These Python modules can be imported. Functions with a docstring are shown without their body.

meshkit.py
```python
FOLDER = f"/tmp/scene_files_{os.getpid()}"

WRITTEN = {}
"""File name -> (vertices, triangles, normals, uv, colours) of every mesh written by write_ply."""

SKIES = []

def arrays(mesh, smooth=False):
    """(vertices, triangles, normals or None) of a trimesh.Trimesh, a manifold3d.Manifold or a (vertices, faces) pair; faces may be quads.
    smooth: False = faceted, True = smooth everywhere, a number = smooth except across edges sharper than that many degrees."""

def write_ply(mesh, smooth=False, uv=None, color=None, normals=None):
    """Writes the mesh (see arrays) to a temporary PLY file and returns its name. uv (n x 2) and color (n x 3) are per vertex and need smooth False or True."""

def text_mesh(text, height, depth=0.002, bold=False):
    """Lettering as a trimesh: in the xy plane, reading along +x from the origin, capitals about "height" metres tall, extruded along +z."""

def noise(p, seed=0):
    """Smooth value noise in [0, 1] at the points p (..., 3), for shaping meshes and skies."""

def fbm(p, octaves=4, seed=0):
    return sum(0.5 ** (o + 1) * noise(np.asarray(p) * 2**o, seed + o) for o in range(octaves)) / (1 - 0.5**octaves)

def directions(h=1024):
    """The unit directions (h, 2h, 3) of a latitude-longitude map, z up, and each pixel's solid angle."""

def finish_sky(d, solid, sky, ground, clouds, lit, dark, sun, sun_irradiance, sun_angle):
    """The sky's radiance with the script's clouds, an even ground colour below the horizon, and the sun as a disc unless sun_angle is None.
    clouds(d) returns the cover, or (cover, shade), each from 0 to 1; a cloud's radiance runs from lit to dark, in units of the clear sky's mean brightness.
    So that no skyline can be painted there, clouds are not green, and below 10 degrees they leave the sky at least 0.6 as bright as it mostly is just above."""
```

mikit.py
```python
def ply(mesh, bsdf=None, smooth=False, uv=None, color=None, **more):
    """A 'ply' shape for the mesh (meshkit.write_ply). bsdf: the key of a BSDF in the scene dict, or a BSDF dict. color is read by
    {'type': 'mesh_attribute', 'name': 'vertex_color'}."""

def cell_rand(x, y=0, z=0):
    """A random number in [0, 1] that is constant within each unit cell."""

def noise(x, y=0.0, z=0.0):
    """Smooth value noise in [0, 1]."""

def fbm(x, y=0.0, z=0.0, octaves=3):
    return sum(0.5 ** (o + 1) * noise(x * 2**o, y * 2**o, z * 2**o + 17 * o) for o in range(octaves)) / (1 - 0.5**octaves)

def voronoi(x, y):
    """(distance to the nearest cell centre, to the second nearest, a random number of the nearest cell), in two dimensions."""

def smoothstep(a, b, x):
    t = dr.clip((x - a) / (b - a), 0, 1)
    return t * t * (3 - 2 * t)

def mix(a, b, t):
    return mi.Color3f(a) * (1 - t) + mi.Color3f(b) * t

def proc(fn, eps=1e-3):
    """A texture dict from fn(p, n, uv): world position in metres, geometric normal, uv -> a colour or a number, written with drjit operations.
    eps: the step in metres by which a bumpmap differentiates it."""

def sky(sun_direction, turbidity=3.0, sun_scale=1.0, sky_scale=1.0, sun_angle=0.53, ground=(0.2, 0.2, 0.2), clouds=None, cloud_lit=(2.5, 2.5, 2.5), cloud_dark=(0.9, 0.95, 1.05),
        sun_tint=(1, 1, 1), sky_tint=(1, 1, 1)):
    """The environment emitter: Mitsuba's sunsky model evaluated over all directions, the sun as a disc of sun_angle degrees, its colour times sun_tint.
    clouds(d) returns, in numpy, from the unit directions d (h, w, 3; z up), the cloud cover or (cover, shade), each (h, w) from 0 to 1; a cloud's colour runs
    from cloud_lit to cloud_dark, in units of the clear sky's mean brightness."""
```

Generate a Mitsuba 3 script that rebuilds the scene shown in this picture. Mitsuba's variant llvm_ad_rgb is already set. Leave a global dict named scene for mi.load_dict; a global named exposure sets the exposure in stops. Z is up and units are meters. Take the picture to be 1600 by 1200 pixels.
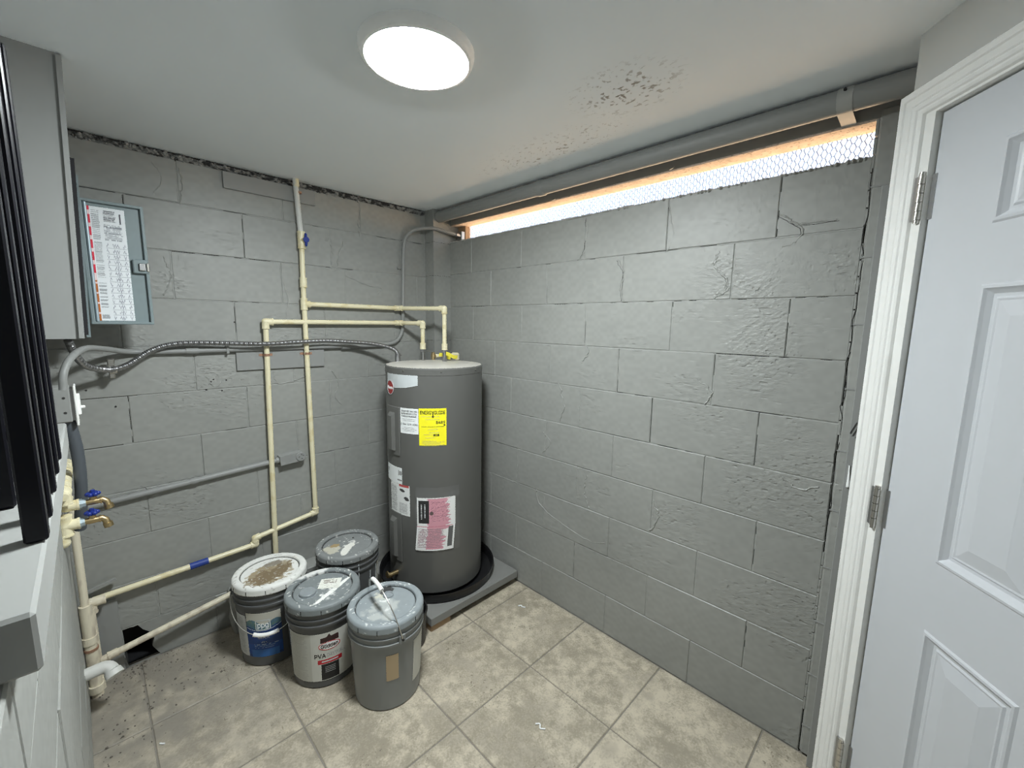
import math, random
import numpy as np, trimesh, mitsuba as mi, mikit, meshkit
import drjit as dr
from shapely.geometry import Polygon, Point, box as sbox
from shapely import affinity
from mikit import noise, fbm, smoothstep, mix
import manifold3d as m3

random.seed(7)
RNG = np.random.default_rng(7)
scene, labels = {}, {}

# ------------------------------------------------------------------ camera, sky, exposure
FWD = np.array([0.7020769, 0.6982071, -0.13996128])
CAM = np.array([-1.70146112, -2.35692388, 1.52155592])
_f, _pitch, _yaw, _roll = 660.844695, 0.140422314, 0.788164660, 0.0161922584
FWD = np.array([math.sin(_yaw) * math.cos(_pitch), math.cos(_yaw) * math.cos(_pitch), -math.sin(_pitch)])
_r0 = np.array([math.cos(_yaw), -math.sin(_yaw), 0]); _u0 = np.cross(_r0, FWD)
_right = math.cos(_roll) * _r0 + math.sin(_roll) * _u0
_up = -math.sin(_roll) * _r0 + math.cos(_roll) * _u0
_M = np.eye(4); _M[:3, 0], _M[:3, 1], _M[:3, 2], _M[:3, 3] = -_right, _up, FWD, CAM
scene['camera'] = {'type': 'perspective', 'fov_axis': 'x', 'fov': math.degrees(2 * math.atan(800 / _f)),
                   'near_clip': 0.02, 'far_clip': 100.0, 'to_world': mi.ScalarTransform4f(_M.tolist())}
exposure = 1.6
SKY_SCALE, SUN_SCALE, LAMP = 3.6, 11.5, (74.0, 79.0, 79.5)
scene['sky'] = mikit.sky((0.42, -0.38, 0.86), turbidity=5.0, sun_scale=SUN_SCALE, sky_scale=SKY_SCALE, ground=(0.58, 0.475, 0.36), sky_tint=(1.0, 0.95, 0.92))

# ------------------------------------------------------------------ materials
def plain(name, rgb, rough=0.6, metallic=0.0, spec=0.5, **k):
    scene[name] = {'type': 'twosided', 'bsdf': {'type': 'principled', 'base_color': {'type': 'rgb', 'value': list(rgb)}, 'roughness': rough, 'metallic': metallic, 'specular': spec, **k}}
    return name

def procmat(name, fn, rough=0.6, bump=None, scale=1.0, eps=1e-3, spec=0.5):
    b = {'type': 'principled', 'base_color': mikit.proc(fn), 'roughness': rough, 'specular': spec}
    if bump is not None:
        b = {'type': 'bumpmap', 'arbitrary': mikit.proc(bump, eps), 'scale': scale, 'bsdf': b}
    scene[name] = {'type': 'twosided', 'bsdf': b}
    return name

WALL = (0.235, 0.245, 0.245)
def wall_col(p, n, uv):
    a = fbm(p.x * 3.1, p.y * 3.1, p.z * 2.3)
    b = noise(p.x * 60, p.y * 60, p.z * 60)
    return mix((0.252, 0.257, 0.243), (0.303, 0.307, 0.290), a) * (0.93 + 0.12 * b)
def wall_bump(p, n, uv):
    fine = noise(p.x * 260, p.y * 260, p.z * 260)
    mid = fbm(p.x * 105, p.y * 105, p.z * 105, octaves=2)
    patch = smoothstep(0.50, 0.66, fbm(p.x * 4.2 + 3, p.y * 4.2, p.z * 4.2, octaves=2))
    pit = smoothstep(0.80, 0.9, noise(p.x * 95 + 9, p.y * 95, p.z * 95))
    return 0.25 * fine + (0.30 + 1.5 * patch) * mid - (0.5 + 1.5 * patch) * pit
procmat('paint_wall', wall_col, 0.46, wall_bump, 0.0011, 8e-4)
plain('paint_grey', (0.25, 0.255, 0.248), 0.5)
plain('paint_light', (0.265, 0.27, 0.26), 0.6)
plain('joint_dark', (0.035, 0.035, 0.033), 0.9)
def crumb_col(p, n, uv):
    return mix((0.04, 0.04, 0.04), (0.28, 0.28, 0.27), smoothstep(0.35, 0.65, fbm(p.x * 60, p.y * 60, p.z * 60)))
procmat('rough_mortar', crumb_col, 0.9)
def ceil_col(p, n, uv):
    base = mix((0.72, 0.765, 0.80), (0.765, 0.805, 0.835), fbm(p.x * 2, p.y * 2, 0))
    d = dr.sqrt(dr.square((p.x + 0.50) / 0.17) + dr.square((p.y + 1.62) / 0.22))
    m = smoothstep(1.0, 0.15, d) * smoothstep(0.62, 0.69, fbm(p.x * 120, p.y * 75, 1))
    d2 = dr.sqrt(dr.square((p.x + 0.33) / 0.15) + dr.square((p.y + 1.15) / 0.5))
    m2 = smoothstep(1.0, 0.2, d2) * smoothstep(0.69, 0.75, fbm(p.x * 130, p.y * 90, 4))
    return mix(base, (0.16, 0.15, 0.13), dr.clip(m * 0.9 + m2 * 0.7, 0, 1))
procmat('paint_ceiling', ceil_col, 0.6)
def soffit_col(p, n, uv):
    sp = smoothstep(0.68, 0.78, noise(p.x * 160, p.y * 160, p.z * 160))
    return mix(mix((0.46, 0.36, 0.28), (0.66, 0.55, 0.46), fbm(p.x * 70, p.y * 70, p.z * 70)), (0.20, 0.15, 0.11), 0.6 * sp)
procmat('bare_concrete', soffit_col, 0.9)
def tile_col(p, n, uv):
    a = fbm(p.x * 6.5, p.y * 6.5, 0.3, octaves=4)
    b = fbm(p.x * 34, p.y * 34, 2.2, octaves=3)
    f = noise(p.x * 210, p.y * 210, 1.0)
    s = 0.42 * a + 0.43 * b + 0.15 * f
    c = mix((0.30, 0.265, 0.205), (0.53, 0.47, 0.37), smoothstep(0.32, 0.68, s))
    vein = smoothstep(0.52, 0.70, fbm(p.x * 8 + 7, p.y * 8, 5.0, octaves=4)) * smoothstep(0.35, 0.6, b)
    c = mix(c, (0.27, 0.24, 0.195), 0.5 * vein)
    edge = smoothstep(-1.05, -1.70, p.x + 0.30 * (fbm(p.x * 7, p.y * 7, 8) - 0.5))
    dirt = edge * smoothstep(0.20, 0.70, fbm(p.x * 17, p.y * 17, 11))
    corner = smoothstep(0.85, 0.1, dr.sqrt(dr.square(p.x + 1.55) + dr.square(p.y + 0.05)))
    c = mix(c, (0.235, 0.215, 0.185), dr.clip(0.60 * dirt + 0.45 * corner, 0, 0.85))
    speck = smoothstep(0.84, 0.88, noise(p.x * 150, p.y * 150, 3.0)) * smoothstep(0.55, 0.8, noise(p.x * 9, p.y * 9, 6))
    return mix(c, (0.15, 0.13, 0.10), 0.6 * speck)
procmat('floor_tile', tile_col, 0.42, lambda p, n, uv: fbm(p.x * 40, p.y * 40, 0.0), 0.0006)
plain('grout', (0.23, 0.21, 0.18), 0.9)
plain('door_paint', (0.49, 0.505, 0.53), 0.38)
def trim_col(p, n, uv):
    d = smoothstep(0.60, 0.80, fbm(p.x * 25, p.y * 25, p.z * 5))
    return mix((0.70, 0.70, 0.68), (0.42, 0.42, 0.39), 0.25 * d)
procmat('trim_paint', trim_col, 0.5)
plain('entry_wall_paint', (0.47, 0.475, 0.46), 0.6)
plain('strap_paint', (0.36, 0.36, 0.345), 0.5)
plain('steel', (0.62, 0.60, 0.56), 0.3, 1.0)
plain('dull_steel', (0.42, 0.42, 0.42), 0.42, 1.0)
plain('armour_steel', (0.40, 0.40, 0.41), 0.36, 1.0)
plain('brass', (0.60, 0.46, 0.25), 0.36, 1.0)
plain('copper_strap', (0.38, 0.22, 0.15), 0.5, 0.4)
plain('galvanised', (0.42, 0.50, 0.55), 0.45, 0.6)
def cpvc_col(p, n, uv):
    s = smoothstep(0.56, 0.74, fbm(p.x * 26, p.y * 26, p.z * 26))
    return mix((0.74, 0.68, 0.47), (0.60, 0.50, 0.25), 0.55 * s)
procmat('cream_plastic', cpvc_col, 0.35)
def riser_col(p, n, uv):
    s = smoothstep(0.50, 0.64, fbm(p.x * 30, p.y * 30, p.z * 9))
    return mix((0.70, 0.64, 0.50), (0.42, 0.36, 0.29), 0.6 * s)
procmat('dirty_cream_plastic', riser_col, 0.45)
plain('white_plastic', (0.86, 0.86, 0.84), 0.35)
plain('grey_white_plastic', (0.62, 0.62, 0.59), 0.5)
plain('blue_plastic', (0.012, 0.03, 0.22), 0.35)
plain('blue_tape', (0.02, 0.05, 0.26), 0.5)
plain('heater_enamel', (0.108, 0.108, 0.102), 0.34)
plain('heater_cover', (0.118, 0.118, 0.112), 0.42)
plain('heater_top', (0.40, 0.385, 0.35), 0.45)
plain('black_plastic', (0.012, 0.012, 0.013), 0.28)
plain('black_metal', (0.004, 0.004, 0.007), 0.30, 0.0, 0.22)
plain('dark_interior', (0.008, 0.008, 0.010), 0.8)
plain('panel_enamel', (0.215, 0.265, 0.275), 0.35)
plain('pad_concrete', (0.20, 0.20, 0.19), 0.8)
plain('raw_wood', (0.30, 0.205, 0.125), 0.8)
plain('rubber_hose', (0.075, 0.085, 0.098), 0.5)
plain('pail_grey', (0.205, 0.215, 0.215), 0.38)
plain('pail_dark_grey', (0.085, 0.088, 0.09), 0.3)
plain('pail_black', (0.012, 0.012, 0.012), 0.4)
plain('lid_grey', (0.25, 0.275, 0.29), 0.35)
plain('paper_white', (0.78, 0.80, 0.80), 0.6)
plain('paper_dull', (0.52, 0.52, 0.48), 0.6)
plain('label_silver', (0.52, 0.55, 0.56), 0.4)
plain('label_yellow', (0.88, 0.80, 0.02), 0.5)
plain('ink_black', (0.01, 0.01, 0.01), 0.6)
plain('ink_brown', (0.035, 0.012, 0.012), 0.6)
plain('ink_red', (0.45, 0.02, 0.03), 0.5)
plain('ink_maroon', (0.30, 0.03, 0.03), 0.4)
plain('ink_white', (0.85, 0.86, 0.86), 0.5)
plain('ink_grey', (0.30, 0.30, 0.30), 0.6)
plain('tape_tan', (0.42, 0.32, 0.20), 0.6)
plain('caution_yellow', (0.75, 0.66, 0.06), 0.5)
plain('wire_dark', (0.10, 0.09, 0.08), 0.6)
plain('crumbs', (0.13, 0.115, 0.095), 0.95)
plain('lamp_rim', (0.90, 0.90, 0.89), 0.4)
scene['print'] = {'type': 'twosided', 'bsdf': {'type': 'principled', 'base_color': {'type': 'mesh_attribute', 'name': 'vertex_color'}, 'roughness': 0.5, 'specular': 0.4}}
scene['pouch_film'] = {'type': 'twosided', 'bsdf': {'type': 'principled', 'base_color': {'type': 'rgb', 'value': [0.125, 0.125, 0.122]}, 'roughness': 0.16, 'specular': 0.6}}

# ------------------------------------------------------------------ helpers
def numbered(k):
    if k not in scene and k not in labels and not any(x.startswith(k + '__') for x in scene):
        return k
    i = 1
    while f'{k}_{i:03d}' in scene or f'{k}_{i:03d}' in labels or any(x.startswith(f'{k}_{i:03d}__') for x in scene):
        i += 1
    return f'{k}_{i:03d}'

def say(key, label=None, cat=None, group=None, kind=None):
    d = {}
    if label: d['label'] = label
    if cat: d['category'] = cat
    if group: d['group'] = group
    if kind: d['kind'] = kind
    if d: labels[key] = d
    return key

_cnt = {}
def obj(name, mesh, mat, parent=None, smooth=False, color=None, label=None, cat=None, group=None, kind=None, **more):
    key = (parent + '__' if parent else '') + name
    if key in _cnt:
        n = _cnt[key]; _cnt[key] += 1; key = f'{key}_{n:03d}'
    else:
        _cnt[key] = 1
    scene[key] = mikit.ply(mesh, mat, smooth=smooth, color=color, **more)
    return say(key, label, cat, group, kind)

def thing(name, label, cat, group=None, kind=None):
    key = name
    if key in _cnt:
        n = _cnt[key]; _cnt[key] += 1; key = f'{name}_{n:03d}'
    else:
        _cnt[key] = 1
    return say(key, label, cat, group, kind)

cat_ = trimesh.util.concatenate
def bx(x0, x1, y0, y1, z0, z1, bev=0.0):
    if bev:
        c = np.array([[x, y, z] for x in (x0 + bev, x1 - bev) for y in (y0 + bev, y1 - bev) for z in (z0 + bev, z1 - bev)])
        pts = np.vstack([c + np.array(s) * bev for s in ((1, 0, 0), (-1, 0, 0), (0, 1, 0), (0, -1, 0), (0, 0, 1), (0, 0, -1))])
        return trimesh.convex.convex_hull(pts)
    m = trimesh.creation.box((x1 - x0, y1 - y0, z1 - z0)); m.apply_translation(((x0 + x1) / 2, (y0 + y1) / 2, (z0 + z1) / 2)); return m

def lathe(prof, n=64, at=(0, 0, 0), tilt=None):
    m = trimesh.creation.revolve(np.array(prof, float), sections=n)
    if tilt is not None: m.apply_transform(tilt)
    m.apply_translation(at); return m

def cyl(a, b, r, n=20, r2=None):
    a, b = np.array(a, float), np.array(b, float); r2 = r if r2 is None else r2
    return tube([a, b], [r, r2], n)

def spline(P, n=12):
    P = np.array(P, float); Q = np.vstack([2 * P[0] - P[1], P, 2 * P[-1] - P[-2]]); out = []
    for i in range(1, len(Q) - 2):
        for t in np.linspace(0, 1, n, endpoint=False):
            a, b, c, d = Q[i - 1:i + 3]
            out.append(0.5 * (2 * b + (c - a) * t + (2 * a - 5 * b + 4 * c - d) * t * t + (3 * b - a - 3 * c + d) * t ** 3))
    return np.array(out + [P[-1]])

def tube(P, r, n=16, caps=True):
    P = np.array(P, float); k = len(P); r = np.broadcast_to(np.asarray(r, float), (k,))
    T = np.gradient(P, axis=0); T /= np.linalg.norm(T, axis=1, keepdims=True) + 1e-12
    u = np.cross(T[0], [0.31, 0.22, 0.9]); u /= np.linalg.norm(u)
    a = np.arange(n) / n * 2 * math.pi; V = []
    for i in range(k):
        u = u - T[i] * (u @ T[i]); u /= np.linalg.norm(u); v = np.cross(T[i], u)
        V.append(P[i] + r[i] * (np.cos(a)[:, None] * u + np.sin(a)[:, None] * v))
    V = np.vstack(V); F = []
    for i in range(k - 1):
        for j in range(n):
            q = (j + 1) % n; F += [[i * n + j, i * n + q, (i + 1) * n + q], [i * n + j, (i + 1) * n + q, (i + 1) * n + j]]
    if caps:
        V = np.vstack([V, P[0], P[-1]]); e = k * n
        F += [[e, (j + 1) % n, j] for j in range(n)] + [[e + 1, (k - 1) * n + j, (k - 1) * n + (j + 1) % n] for j in range(n)]
    return trimesh.Trimesh(V, F, process=False)

def bend(a, c, b, r=0.02, n=8):
    """quarter-ish arc path from a to b around corner c"""
    a, b, c = map(lambda q: np.array(q, float), (a, b, c)); d1 = (a - c) / np.linalg.norm(a - c); d2 = (b - c) / np.linalg.norm(b - c)
    p, q = c + d1 * r, c + d2 * r
    return [(1 - t) ** 2 * p + 2 * t * (1 - t) * c + t * t * q for t in np.linspace(0, 1, n)]

def fitting(c, dirs, r, L):
    """elbow / tee / coupling: short thick sockets meeting at c, each with a lip"""
    c = np.array(c, float); ms = []
    for d in dirs:
        d = np.array(d, float); d /= np.linalg.norm(d)
        ms.append(tube([c - d * r * .2, c + d * (L - .006), c + d * (L - .006), c + d * L], [r, r, r * 1.08, r * 1.08], 18))
    if len(dirs) > 1: 
        s = trimesh.creation.icosphere(2, r * 1.03); s.apply_translation(c); ms.append(s)
    return cat_(ms)

def boxrot(cx, cy, cz, sx, sy, sz, R):
    m = trimesh.creation.box((sx, sy, sz)); m.apply_transform(np.block([[np.array(R), np.array([[cx], [cy], [cz]])], [np.zeros((1, 3)), 1]])); return m

def text(s, h, bold=False, depth=0.0006, width=None):
    m = meshkit.text_mesh(s, h, depth, bold)
    b = m.bounds; m.apply_translation((-(b[0, 0] + b[1, 0]) / 2, -h / 2, 0))
    if width: m.apply_scale((width / (b[1, 0] - b[0, 0]), 1, 1)) if False else m.apply_transform(np.diag([width / (b[1, 0] - b[0, 0]), 1, 1, 1]))
    return m

def split_long(m, L):
    v, f = trimesh.remesh.subdivide_to_size(m.vertices, m.faces, L, max_iter=12); return trimesh.Trimesh(v, f, process=False)

def wrap(m, cx, cy, az, z, rfun, lift=0.001):
    """wrap a flat (x,y,depth) mesh round a vertical body: x runs along the surface (to the right when seen from outside), y up"""
    m = split_long(m, 0.012); v = np.array(m.vertices); zz = z + v[:, 1]; r = rfun(zz)
    a = math.radians(az) + v[:, 0] / r
    R = r + lift + v[:, 2]
    return trimesh.Trimesh(np.c_[cx + R * np.cos(a), cy + R * np.sin(a), zz], m.faces, process=False)

def patch(w, h, nx, ny, fn=None, thick=0.0006):
    """a thin sheet w x h centred on 0; fn(u,v)->(n,3) colours with u,v in 0..1 (v up)"""
    gx, gy = np.meshgrid(np.linspace(0, 1, nx + 1), np.linspace(0, 1, ny + 1)); u, v = gx.ravel(), gy.ravel()
    top = np.c_[(u - .5) * w, (v - .5) * h, np.full(u.size, thick)]
    i = np.arange(nx * ny); r, c = i // nx, i % nx; a = r * (nx + 1) + c
    F = np.vstack([np.c_[a, a + 1, a + nx + 2], np.c_[a, a + nx + 2, a + nx + 1]])
    col = None if fn is None else np.clip(fn(u, v), 0, 1)
    return trimesh.Trimesh(top, F, process=False), col

def wrap_grid(m, cx, cy, az, z, rfun, lift=0.0008):
    v = np.array(m.vertices); zz = z + v[:, 1]; r = rfun(zz); a = math.radians(az) + v[:, 0] / r; R = r + lift + v[:, 2]
    return trimesh.Trimesh(np.c_[cx + R * np.cos(a), cy + R * np.sin(a), zz], m.faces, process=False)

def textlines(u, v, rows, u0, u1, v0, v1, ink, dens=0.72, seed=0, fill=0.5, cols=70):
    """mask of fine print: rows of broken strokes inside the box u0..u1, v0..v1"""
    inside = (u > u0) & (u < u1) & (v > v0) & (v < v1)
    t = (v - v0) / (v1 - v0) * rows; row = np.floor(t); on = (t - row) < fill
    cell = np.floor((u - u0) / (u1 - u0) * cols)
    rnd = meshkit.noise(np.c_[cell * 0.71, row * 3.3, np.full(u.size, seed + .5)], seed)
    ragged = (u - u0) / (u1 - u0) < 0.72 + 0.28 * meshkit.noise(np.c_[row * 1.7, row * 0, np.full(u.size, seed + 9.5)], seed)
    return (inside & on & (rnd < dens) & ragged)[:, None] * ink

def paint(c, mask, rgb, a=1.0):
    k = (np.asarray(mask, float) * a)[:, None]; return c * (1 - k) + np.array(rgb) * k

# ------------------------------------------------------------------ the setting: floor
CEIL = 2.215
C = 0.2032
obj('floor', bx(-2.3, 0.25, -3.75, 0.25, -0.12, -0.004), 'grout', label='beige ceramic tile floor of the utility closet with grey grout', kind='structure')
GX = [-2.07, -1.655, -1.248, -0.832, -0.418, 0.0]; GY = [-3.70, -3.29, -2.88, -2.465, -2.052, -1.638, -1.226, -0.825, -0.425, -0.012]
for i in range(5):
    for j in range(9):
        g = 0.0028; x0, x1, y0, y1 = GX[i] + g, GX[i + 1] - g, GY[j] + g, GY[j + 1] - g; b = 0.0022
        dz = random.uniform(-0.0006, 0.0004)
        v = [(x0, y0, -0.006), (x1, y0, -0.006), (x1, y1, -0.006), (x0, y1, -0.006), (x0, y0, dz - b), (x1, y0, dz - b), (x1, y1, dz - b), (x0, y1, dz - b),
             (x0 + b, y0 + b, dz), (x1 - b, y0 + b, dz), (x1 - b, y1 - b, dz), (x0 + b, y1 - b, dz)]
        f = [(8, 9, 10, 11)] + [(k, (k + 1) % 4, 4 + (k + 1) % 4, 4 + k) for k in range(4)] + [(4 + k, 4 + (k + 1) % 4, 8 + (k + 1) % 4, 8 + k) for k in range(4)]
        obj('tile', (np.array(v), np.array(f)), 'floor_tile', 'floor')
# ceiling
obj('ceiling', bx(-2.3, 0.2, -3.75, 0.22, CEIL, CEIL + 0.12), 'paint_ceiling', label='smooth pale grey painted ceiling with dark stains near the vent opening', kind='structure')

# ------------------------------------------------------------------ block walls
def block_mesh(u0, u1, v0, v1, bev=0.0028, depth=0.03, du=0.0009):
    """one block front in (u, v, out) coordinates"""
    u0, u1, v0, v1 = u0 + du, u1 - du, v0 + du, v1 - du
    o = random.uniform(-0.0012, 0.0012); t = [o + random.uniform(-0.0008, 0.0008) for _ in range(4)]
    q = [(u0, v0), (u1, v0), (u1, v1), (u0, v1)]; qi = [(u0 + bev, v0 + bev), (u1 - bev, v0 + bev), (u1 - bev, v1 - bev), (u0 + bev, v1 - bev)]
    V = [(a, b, -depth) for a, b in q] + [(a, b, t[k] - bev) for k, (a, b) in enumerate(q)] + [(a, b, t[k]) for k, (a, b) in enumerate(qi)]
    F = [(8, 9, 10, 11)] + [(k, (k + 1) % 4, 4 + (k + 1) % 4, 4 + k) for k in range(4)] + [(4 + k, 4 + (k + 1) % 4, 8 + (k + 1) % 4, 8 + k) for k in range(4)]
    return np.array(V, float), np.array(F)

def frame_right(V): return np.c_[-V[:, 2], -V[:, 0], V[:, 1]]          # u = distance from the corner, out = -x
def frame_back(V): return np.c_[V[:, 0], -V[:, 2], V[:, 1]]            # u = x, out = -y
LA, LB = np.array([-1.820, 0.0]), np.array([-1.788, -1.75])
LD = (LB - LA) / np.linalg.norm(LB - LA); LN = np.array([-LD[1], LD[0]]); LN = LN if LN[0] > 0 else -LN
def frame_left(V): return np.c_[LA[0] + LD[0] * V[:, 0] + LN[0] * V[:, 2], LA[1] + LD[1] * V[:, 0] + LN[1] * V[:, 2], V[:, 1]]

def courses(parent, frame, joints, zs, u_lo, u_hi, cracks_h, cracks_v, skip=None, flip=False):
    """joints[k] = vertical joints of course k; cracks_h[k] = open stretches of the bed joint below course k; cracks_v = (k, u, from, to) open head joints"""
    mort = []; rnd = random.Random(hash(parent) % 1 + 5)
    def strip(a0, a1, b0, b1):
        V = np.array([(a0, b0, -0.0024), (a1, b0, -0.0024), (a1, b1, -0.0024), (a0, b1, -0.0024)]); mort.append((frame(V), np.array([(0, 1, 2, 3)])))
    for k in range(len(zs) - 1):
        us = [u_lo] + sorted(u for u in joints[k] if u_lo + .02 < u < u_hi - .02) + [u_hi]
        for a, b in zip(us[:-1], us[1:]):
            V, F = block_mesh(a, b, zs[k], zs[k + 1])
            V2 = frame(V)
            if skip and (r := skip(a, b, k, V2, F)) is not None:
                obj('block', r, 'paint_wall', parent); continue
            obj('block', (V2, F), 'paint_wall', parent)
        for u in us[1:-1]:
            z = zs[k]
            while z < zs[k + 1]:
                z2 = min(z + 0.03, zs[k + 1])
                open_ = any(kk == k and abs(uu - u) < 0.02 and f0 <= (z - zs[k]) / (zs[k + 1] - zs[k]) <= f1 and rnd.random() < 0.85 for kk, uu, f0, f1 in cracks_v)
                if not open_: strip(u - 0.004, u + 0.004, z, z2)
                z = z2
        u = u_lo
        while u < u_hi:
            u2 = min(u + 0.03, u_hi)
            open_ = any(a <= (u + u2) / 2 <= b and rnd.random() < pr for a, b, pr in cracks_h.get(k, ()))
            if not open_: strip(u, u2, zs[k] - 0.004, zs[k] + 0.004)
            u = u2
    V = np.vstack([m[0] for m in mort]); F = np.vstack([m[1] + 4 * i for i, m in enumerate(mort)])
    obj('mortar', (V, F), 'paint_wall', parent, kind='stuff')

# right wall: ten courses with a slot open to the outside above
ZR = [k * C for k in range(10)] + [2.034]
RA = [.925, 1.340, 1.757, 2.2]; RB = [.31, .72, 1.140, 1.550, 1.960]; RA2 = [.10, .50] + RA
RJ = {0: RA2, 1: RB, 2: RA2, 3: RB, 4: RA2, 5: RB[:1] + [.66, 1.143, 1.519, 1.932], 6: [.52, .947, 1.345, 1.763], 7: [.318, .733, 1.155, 1.581, 1.992], 8: [.479, .907, 1.346, 1.80], 9: [.30, .72, 1.135, 1.538, 1.930]}
obj('wall_right', cat_([bx(0.012, 0.10, -2.45, 0.0, -0.05, 2.026)]), 'joint_dark', label='long grey painted concrete block wall under the slot opening', kind='structure')
RCH = {7: [(1.76, 2.02, .9), (2.06, 2.12, .9)], 8: [(.30, .48, .5), (.9, 1.9, .45), (2.0, 2.1, .8)], 9: [(.70, 1.2, .4), (1.42, 1.60, .9), (1.68, 1.74, .7)], 6: [(1.35, 1.5, .4), (1.86, 2.02, .95)],
       5: [(.72, .85, .5), (1.3, 1.9, .55)], 1: [(1.10, 1.34, .9)], 4: [(.9, 1.3, .2)], 2: [(1.1, 1.34, .4)]}
RCV = [(7, 1.992, 0, 1), (7, 1.155, 0, .5), (7, 1.581, .6, 1), (6, 1.345, 0, 1), (6, 1.763, .5, 1), (5, 1.519, 0, 1), (5, 1.932, 0, 1), (1, 1.14, 0, 1), (3, 1.96, 0, 1), (9, 1.93, 0, 1), (1, 1.96, .3, 1), (8, .907, 0, .3)]
courses('wall_right', frame_right, RJ, ZR, 0.085, 2.165, RCH, RCV)
# rough raw lip on top of the wall
lip = []
for i in range(150):
    y = -0.1 - 2.06 * i / 150
    h = 0.004 + 0.010 * RNG.random() * (0.4 + 0.6 * meshkit.noise(np.array([[y * 9, 0, 0]]))[0])
    c = trimesh.creation.icosphere(0, 1.0); c.apply_transform(np.diag([0.02 + .015 * RNG.random(), 0.012, h, 1])); c.apply_translation((0.018, y, 2.03)); lip.append(c)
obj('broken_edge', cat_(lip), 'paint_wall', 'wall_right', kind='stuff', label='rough chipped top edge of the block wall')
# header above the slot, slot soffit and sill
obj('header', bx(0.0, 0.094, -2.6, 0.0, 2.139, CEIL), 'paint_grey', 'wall_right')
obj('soffit', bx(0.004, 0.094, -2.45, -0.07, 2.133, 2.1395), 'bare_concrete', 'wall_right', label='bare tan concrete underside of the slot')
obj('pilaster', bx(-0.13, 0.10, -0.088, 0.02, 0.0, CEIL), 'paint_wall', 'wall_right', label='narrow painted pilaster in the corner')
for k in range(1, 11):
    z = k * C - .012
    obj('pilaster_joint', cat_([bx(-0.1306, -0.12, -0.0886, 0.0, z - .0007, z + .0007), bx(-.13, 0.0, -0.0884, -0.08, z - .0005, z + .0005)]), 'joint_dark', 'wall_right')
obj('end_frame', bx(0.062, 0.10, -0.165, -0.085, 2.02, 2.137), 'raw_wood', 'wall_right', label='bare wooden post at the end of the slot')

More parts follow.
